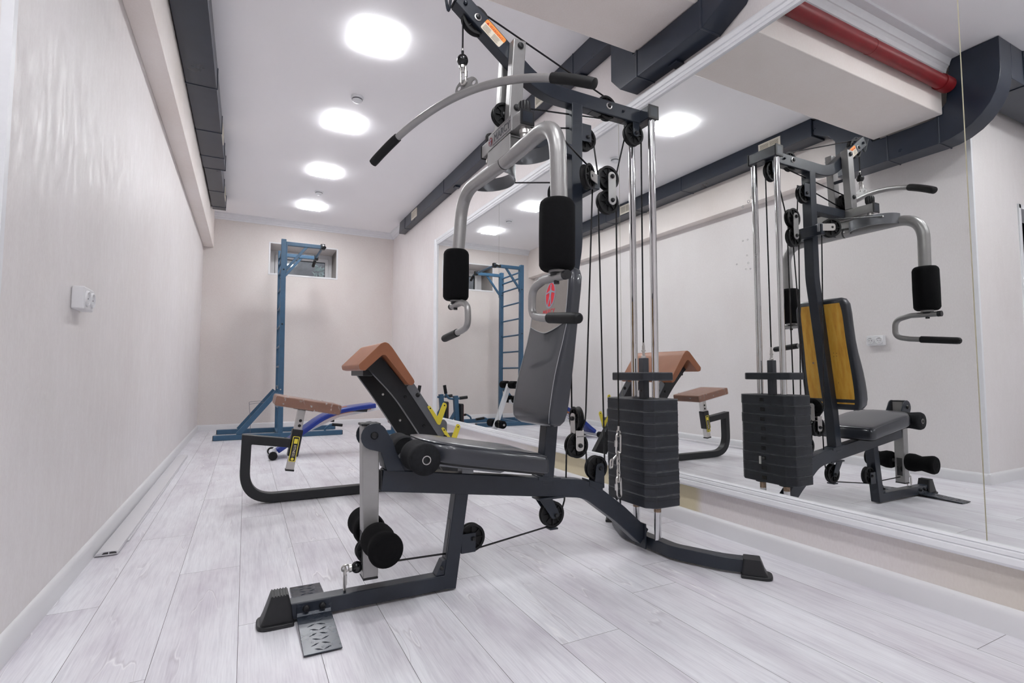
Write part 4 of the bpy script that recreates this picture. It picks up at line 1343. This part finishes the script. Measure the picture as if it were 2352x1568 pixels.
# ================================================================== chain hooked to the cable by the weight stack
ch = thing('chain', 'zinc link chain with carabiners hanging in front of the black weight stack', 'chain', (1.392, 1.738, .235))
yk = YC - .012
obj('cable_eye', G().tube(oval((1.395, yk, .500), (0, 0, 1), (1, 0, 0), .014, .008), .003, 8, closed=True).cyl((1.3955, yk, .510), (1.396, yk, .530), .0055, 12), 'zinc', ch)
def carabiner(z, rot):
    u = Vector((.03 * rot, 0, 1)).normalized()
    c = obj('carabiner', G().tube(oval((1.394, yk, z), u, (1, .1, 0), .043, .0125), .0042, 10, closed=True), 'zinc', ch)
    obj('carabiner_nut', G().lathe([(0, .0072), (.026, .0072)], Vector((1.394, yk, z)) + Vector((-.0125, 0, -.012)), u, 6), 'zinc', c)
carabiner(.457, 1); carabiner(.279, -1)
zz = [.409, .385, .361, .337, .316]
for i, z in enumerate(zz):
    v = (1, .25, 0) if i % 2 else (.25, 1, 0)
    obj('chain_link', G().tube(oval((1.393, yk, z), (0, 0, 1), v, .0165, .0085), .0033, 8, closed=True), 'zinc', ch)
obj('chain_link', G().tube(oval((1.374, yk, .401), (.75, 0, .66), (.5, .7, -.5), .0165, .0085), .0033, 8, closed=True), 'zinc', ch)
obj('chain_link', G().tube(oval((1.356, yk, .377), (.1, 0, 1), (1, .3, 0), .0185, .0085), .0033, 8, closed=True), 'zinc', ch)
obj('beam_hook', G().tube(fillet([(1.400, yk, .205), (1.399, yk, .246), (1.388, yk, .254), (1.376, yk, .236), (1.384, yk, .228)], .008, 4), .0036, 8), 'matte_black', gym)

# ================================================================== preacher bench
pb_ = thing('preacher_bench', 'black preacher curl bench with brown pads and yellow bar hooks', 'exercise bench', (.7, 3.38, 0))
YB0, YB1 = 3.10, 3.715
# angled arm pad
out = [(.586, .800), (.592, .772), (.624, .764), (.640, .780), (.722, .858), (.738, .860), (.752, .848), (.884, .684), (.906, .675), (.924, .694), (.918, .712), (.785, .902), (.760, .930), (.738, .938), (.714, .928)]
out = rpoly(out, .008, 3)
obj('arm_pad', G().prism([out], XZ(YB0), (0, YB1 - YB0, 0)), 'vinyl_tan', pb_, bevel=.010, seg=4)
for ya, xs, wd in ((3.20, 0, .098), (3.645, -.035, .122)):
    yb = ya + .048
    cz_ = lambda z: .862 + xs + (.642 - z) * .669
    hw = wd / 2 / .845
    pts = [(cz_(.004) - hw, .004), (cz_(.60) - hw, .60), (.672 + xs * .4, .768), (.652 + xs * .4, .781), (.735, .852), (.879, .690), (cz_(.60) + hw, .60), (cz_(.004) + hw, .004)]
    u = obj('upright', G().prism([rpoly(pts, [0, .10, .03, .004, .012, .02, .05, 0], 7)], XZ(ya), (0, .048, 0)), 'matte_black', pb_, bevel=.005)
    for z in (.615, .430):
        x = .862 + xs + (.642 - z) * .669
        bolt((x + .012, ya, z - .012), (0, -1, 0), u, .009, 'zinc' if ya > 3.4 else 'black_gloss')
    # steel hook plate with yellow saddles on the far edge of the upright
    d = Vector((.4229, 0, -.632)).normalized(); q = Vector((.632, 0, .4229)).normalized()
    o = Vector((.862 + xs, ya - .0015, .642)) + q * (wd * .5 + .046)
    fn = lambda a, b: o + d * a + q * b
    hp_ = obj('hook_plate', G().prism([rpoly([(.00, -.055), (.00, .000), (.30, .003), (.315, .040), (.345, .044), (.40, .006), (.425, .045), (.455, .048), (.50, .0), (.52, -.05)], [.018, .018, .01, .012, .012, .01, .012, .012, .02, .01], 4)], fn, (0, -.004, 0)), 'grey_steel', pb_, bevel=.001)
    bolt(fn(.085, -.020) + Vector((0, -.004, 0)), (0, -1, 0), hp_, .014, 'black_gloss')
    bolt(fn(.415, -.018) + Vector((0, -.004, 0)), (0, -1, 0), hp_, .014, 'black_gloss')
    for a0 in (.180, .350):
        sad = [(a0, -.010), (a0 + .005, .008), (a0 + .095, .010), (a0 + .040, .092), (a0 + .058, .106), (a0 + .075, .100), (a0 + .150, -.004), (a0 + .138, -.016)]
        sd = obj('bar_hook', G().prism([rpoly(sad, [.008, .008, .010, .010, .008, .008, .010, .010], 4)], lambda a, b: fn(a, b) + Vector((0, -.0045, 0)), (0, -.006, 0)), 'yellow_plastic', pb_, bevel=.0015, label='yellow bar hook')
        for a, b in ((a0 + .022, .0), (a0 + .062, .088)):
            obj('hook_screw', G().cyl(fn(a, b) + Vector((0, -.0102, 0)), fn(a, b) + Vector((0, -.0115, 0)), .0045, 10), 'black_gloss', sd)
obj('top_crossbar', G().bx(.640, .70, 3.246, 3.647, .733, .779), 'matte_black', pb_, bevel=.005)
obj('floor_crossbar', G().bx(1.215, 1.275, 3.16, 3.72, .004, .056), 'matte_black', pb_, bevel=.004)
obj('mid_crossbar', G().bx(1.06, 1.10, 3.246, 3.647, .25, .29), 'matte_black', pb_, bevel=.004)
# J shaped base
yj = 3.36
jp = [(.262, yj, .336)] + fillet([(.016, yj, .373), (.008, yj, .031), (1.23, yj, .030)], .165, 14)
obj('base_bar', G().bar(jp, Y_, .060, .052), 'matte_black', pb_, bevel=.005)
# seat post, sleeve, sticker
pd = Vector((.056, 0, .338)).normalized(); pq = Vector((.338, 0, -.056)).normalized()
po = Vector((.248, yj, .187))
fp_ = lambda a, b, yy=0: po + pd * a + pq * b + Vector((0, yy, 0))
post = obj('seat_post', G().loft([[fp_(a, b, yy) for b, yy in ((-.0225, -.0225), (.0225, -.0225), (.0225, .0225), (-.0225, .0225))] for a in (-.004, .350)]), 'zinc', pb_, bevel=.004)
obj('post_hole', G().cyl(fp_(.285, .004, -.0222), fp_(.285, .004, -.0235), .009, 16).cyl(fp_(.255, .004, -.0222), fp_(.255, .004, -.0235), .009, 16), 'black_gloss', post)
obj('post_cap', G().loft([[fp_(a, b, yy) for b, yy in ((-.024, -.024), (.024, -.024), (.024, .024), (-.024, .024))] for a in (-.012, -.003)]), 'black_plastic', post)
slv = obj('post_sleeve', G().loft([[fp_(a, b, yy) for b, yy in ((-.030, -.030), (.030, -.030), (.030, .030), (-.030, .030))] for a in (.075, .232)]), 'matte_black', pb_, bevel=.004)
obj('adjust_knob', G().lathe([(0, .006), (.02, .006), (.021, .013), (.034, .013)], fp_(.165, -.030), -pq, 16), 'black_plastic', slv)
lb = obj('maker_sticker', G().prism([rpoly([(.045, -.019), (.192, -.019), (.192, .019), (.045, .019)], .007)], lambda a, b: fp_(a, b, -.0305), (0, -.0008, 0)), 'yellow_plastic', slv, label='black and yellow lettered sticker')
obj('sticker_field', G().prism([rpoly([(.049, -.015), (.188, -.015), (.188, .015), (.049, .015)], .005)], lambda a, b: fp_(a, b, -.0313), (0, -.0003, 0)), 'black_plastic', lb)
text('sticker_lettering', 'FITNESS', .0200, fp_(.108, 0, -.0318), -pd, pq, 'warn_cream', lb, .0002, width=.066)
obj('sticker_block', G().prism([rpoly([(.150, -.009), (.178, -.009), (.178, .011), (.150, .011)], .002)], lambda a, b: fp_(a, b, -.0316), (0, -.0003, 0)).prism([circle2(.060, 0, .0085, 18)], lambda a, b: fp_(a, b, -.0316), (0, -.0003, 0)), 'yellow_plastic', lb)
# seat pad in crinkled cling film
sd_ = Vector((.355, 0, -.067)).normalized(); sq = Vector((.067, 0, .355)).normalized()
so2 = Vector((.148, 3.2, .5725))
fs = lambda a, b, yy: so2 + sd_ * a + sq * b + Vector((0, yy, 0))
so2 = Vector((.148, 3.2, .5695))
sp2 = obj('seat_pad', G().loft([[fs(a, b, 0) for a, b in rpoly([(0, 0), (.362, 0), (.362, .058), (0, .058)], .012, 3)], [fs(a, b, .30) for a, b in rpoly([(0, 0), (.362, 0), (.362, .058), (0, .058)], .012, 3)]]), 'vinyl_brown', pb_, bevel=.008, seg=3)
g = G()
rr = random.Random(9)
rings = []
NY = 14
for j in range(NY + 1):
    yy = -.004 + .308 * j / NY
    e = 1.0 if 0 < j < NY else .96
    base = rpoly([(-.006, -.005), (.368, -.005), (.368, .064), (-.006, .064)], .016, 5)
    rings.append([fs(.181 + (a - .181) * e + rr.uniform(-.0022, .0022), .029 + (b - .029) * e + rr.uniform(-.0014, .0014), yy) for a, b in base])
g.loft(rings)
obj('film_wrap', g, 'cling_film', sp2, smooth=60, label='loose clear film around the seat pad')
obj('seat_plate', G().loft([[fs(a, b, yy) for a, yy in ((.11, .09), (.22, .09), (.22, .23), (.11, .23))] for b in (-.006, .0)]), 'matte_black', pb_)

# ================================================================== blue pull up tower with ladder
tw = thing('pullup_tower', 'tall blue steel pull up tower with ladder rungs under the window', 'pull up tower', (.36, 6.98, 0))
for yf, x0, x1 in ((6.665, -.300, 1.072), (7.335, -.292, 1.085)):
    r = obj('base_rail', G().bx(x0, x1, yf - .034, yf + .034, .002, .056), 'blue_paint', tw, bevel=.004)
    obj('rail_cap', G().bx(x1, x1 + .006, yf - .032, yf + .032, .004, .054).bx(x0 - .006, x0, yf - .032, yf + .032, .004, .054), 'black_plastic', r)
    # diagonal brace
    g = G().bar([(-.06, yf, .052), (.335, yf, .535)], Y_, .05, .055)
    obj('brace', g, 'blue_paint', tw, bevel=.004)
    stile = obj('stile', G().bar([(.378, yf, .054), (.360, yf, 2.345)], Y_, .058, .055), 'blue_paint', tw, bevel=.004)
    for z in (1.98, 1.33, .56):
        bolt((.366, yf - .029, z), (0, -1, 0), stile, .009, 'zinc' if z < 1 else 'black_plastic')
    obj('top_arm', G().bx(.386, .800, yf - .022, yf + .022, 2.275, 2.320), 'blue_paint', tw, bevel=.004)
    obj('arm_plate', G().bx(.388, .402, yf - .024, yf + .024, 1.95, 2.30), 'blue_paint', tw, bevel=.002)
    obj('arm_strut', G().bar([(.395, yf, 1.99), (.62, yf, 2.285)], Y_, .022, .032), 'blue_paint', tw, bevel=.003)
    # low push up handle on the rail
    hb = obj('pushup_handle', G().tube(fillet([(.872, yf, .05), (.880, yf, .088), (.945, yf, .128), (1.075, yf, .112)], .05, 6), .0125, 14), 'blue_paint', tw)
    obj('handle_grip', G().cyl((.955, yf, .1265), (1.078, yf, .1115), .0175, 16), 'black_rubber', hb)
for z in (2.25, 2.16, 2.03, 1.80, 1.56, 1.32, 1.075, .83, .585, .34):
    obj('rung', G().cyl((.355, 6.67, z), (.355, 7.33, z), .0125, 12), 'blue_paint', tw)
obj('cross_rail', G().bx(.345, .405, 6.70, 7.30, .004, .050), 'blue_paint', tw, bevel=.003)
pbx = obj('pullup_bar', G().tube(fillet([(.800, 6.50, 2.262), (.800, 6.60, 2.298), (.800, 7.40, 2.298), (.790, 7.56, 2.235)], .05, 5), .0145, 16), 'blue_paint', tw)
obj('bar_grip', G().cyl((.800, 6.49, 2.258), (.800, 6.60, 2.297), .0195, 16).cyl((.798, 7.43, 2.287), (.789, 7.57, 2.230), .0195, 16), 'black_rubber', tw)
obj('bar_clamp', G().bx(.775, .826, 6.637, 6.693, 2.268, 2.334).bx(.775, .826, 7.307, 7.363, 2.268, 2.334), 'matte_black', tw, bevel=.004)
# thin bent wire stand leaning on the brace
tag(obj('wire_rack', G().tube(fillet([(.225, 7.26, .385), (.05, 7.26, .364), (.05, 7.26, .391), (.21, 7.26, .404)], .004, 3), .0028, 6).tube([(.05, 7.26, .391), (.055, 7.26, .30), (.066, 7.262, .19), (.071, 7.263, .10)], .0028, 6).tube([(.071, 7.263, .10), (.071, 7.263, .004)], .0028, 6), 'grey_steel'), 'thin bent wire rack standing against the diagonal brace of the tower', 'wire rack')

# ================================================================== blue sit up bench
sb = thing('situp_bench', 'blue padded sit up bench with white frame and black foam rollers', 'exercise bench', (.8, 5.12, 0))
prof = [(.255, .085), (.34, .145), (.49, .262), (.62, .352), (.76, .412), (.90, .440), (1.11, .462)]
rings = []
NS = 24
def cat(pts, t):
    n = len(pts) - 1
    f = min(t * n, n - 1e-6); i = int(f); u = f - i
    p = lambda k: Vector(pts[max(0, min(n, k))])
    a, b, c, d = p(i - 1), p(i), p(i + 1), p(i + 2)
    return .5 * ((2 * b) + (c - a) * u + (2 * a - 5 * b + 4 * c - d) * u * u + (3 * b - a - 3 * c + d) * u ** 3)
PP = [cat(prof, k / NS) for k in range(NS + 1)]
for k, p in enumerate(PP):
    a = PP[max(0, k - 1)]; b = PP[min(NS, k + 1)]
    t = (b - a).normalized(); nrm = Vector((-t.y, t.x))
    hw = .135 if 0 < k < NS else .125
    sec = rpoly([(-hw, -.042), (hw, -.042), (hw, 0), (-hw, 0)], .012, 3)
    rings.append([(p.x + nrm.x * v, 5.12 + u, p.y + nrm.y * v) for u, v in sec])
pad = obj('bench_pad', G().loft(rings), 'vinyl_blue', sb, smooth=50)
obj('pad_emblem', G().lathe([(0, .035), (.0015, .035)], (.835, 5.12, .4305), Vector((-.2, 0, 1)), 24), 'orange_fabric', pad)
obj('pad_underside', G().loft([[(p.x, 5.12 - .11, p.y - .05), (p.x, 5.12 + .11, p.y - .05), (p.x, 5.12 + .11, p.y - .038), (p.x, 5.12 - .11, p.y - .038)] for p in PP[2:-1]]), 'orange_fabric', sb)
obj('pad_bracket', G().loft([[(.89, 5.0, .395), (.90, 5.0, .405), (.90, 5.24, .405), (.89, 5.24, .395)], [(1.03, 5.0, .385), (1.04, 5.0, .425), (1.04, 5.24, .425), (1.03, 5.24, .385)]]), 'matte_black', sb)
fr = obj('frame', G().bar([(.235, 5.12, .055), (.50, 5.12, .225), (.78, 5.12, .352), (1.12, 5.12, .408), (1.34, 5.12, .440)], Y_, .045, .04), 'white_metal', sb, bevel=.004)
obj('foot_bar', G().cyl((.23, 4.98, .036), (.23, 5.27, .036), .024, 20), 'white_metal', sb)
obj('foot_cap', G().cyl((.23, 4.945, .036), (.23, 4.985, .036), .0355, 24).cyl((.23, 5.265, .036), (.23, 5.305, .036), .0355, 24), 'black_rubber', sb)
obj('rear_post', G().bar([(1.345, 5.12, .630), (1.57, 5.12, .020)], Y_, .05, .045), 'white_metal', sb, bevel=.004)
obj('rear_foot_bar', G().bx(1.545, 1.595, 4.98, 5.34, .002, .048), 'white_metal', sb, bevel=.004)
for cx, cz in ((1.345, .625), (1.300, .462), (1.50, .205)):
    axl = obj('roller_axle', G().cyl((cx, 4.93, cz), (cx, 5.31, cz), .011, 14), 'zinc', sb)
    for s in (-1, 1):
        obj('foam_roller', G().lathe([(0, .030), (.006, .042), (.13, .042), (.14, .030)], (cx, 5.12 + s * .035, cz), (0, s, 0), 24), 'foam', axl)

# ================================================================== blue dip stand by the right wall
ds = thing('dip_stand', 'low blue dip stand with black grips beyond the preacher bench', 'dip stand', (1.68, 6.2, 0))
for y, sg in ((5.90, -1), (6.42, 1)):
    x = 1.665
    obj('post', G().bar([(x - .02, y, .02), (x + .014, y, .480)], Y_, .055, .055), 'blue_paint', ds, bevel=.004)
    obj('floor_rail', G().bx(1.30, 1.93, y - .03, y + .03, .002, .052), 'blue_paint', ds, bevel=.004)
    obj('strut', G().bar([(1.83, y, .05), (1.665, y, .30)], Y_, .035, .04), 'blue_paint', ds, bevel=.003)
    h = obj('dip_handle', G().tube([(1.66, y, .445), (1.54, y, .457)], .014, 14), 'blue_paint', ds)
    obj('handle_grip', G().cyl((1.625, y, .449), (1.525, y, .459), .0195, 16), 'black_rubber', h)
    u = obj('upright_handle', G().tube(fillet([(1.690, y, .440), (1.765, y, .450), (1.800, y, .500), (1.818, y, .60)], .05, 6), .014, 14), 'blue_paint', ds)
    obj('upright_grip', G().cyl((1.801, y, .508), (1.819, y, .608), .0195, 16), 'black_rubber', u)
    pd_ = obj('side_pad', G().bx(1.592, 1.632, y - .06, y + .06, .135, .385), 'black_plastic', ds, bevel=.010)
    obj('pad_edge', G().bx(1.586, 1.593, y - .045, y + .045, .15, .37), 'pipe_red', pd_)
obj('rear_link', G().bx(1.87, 1.92, 5.93, 6.39, .004, .05), 'blue_paint', ds, bevel=.003)
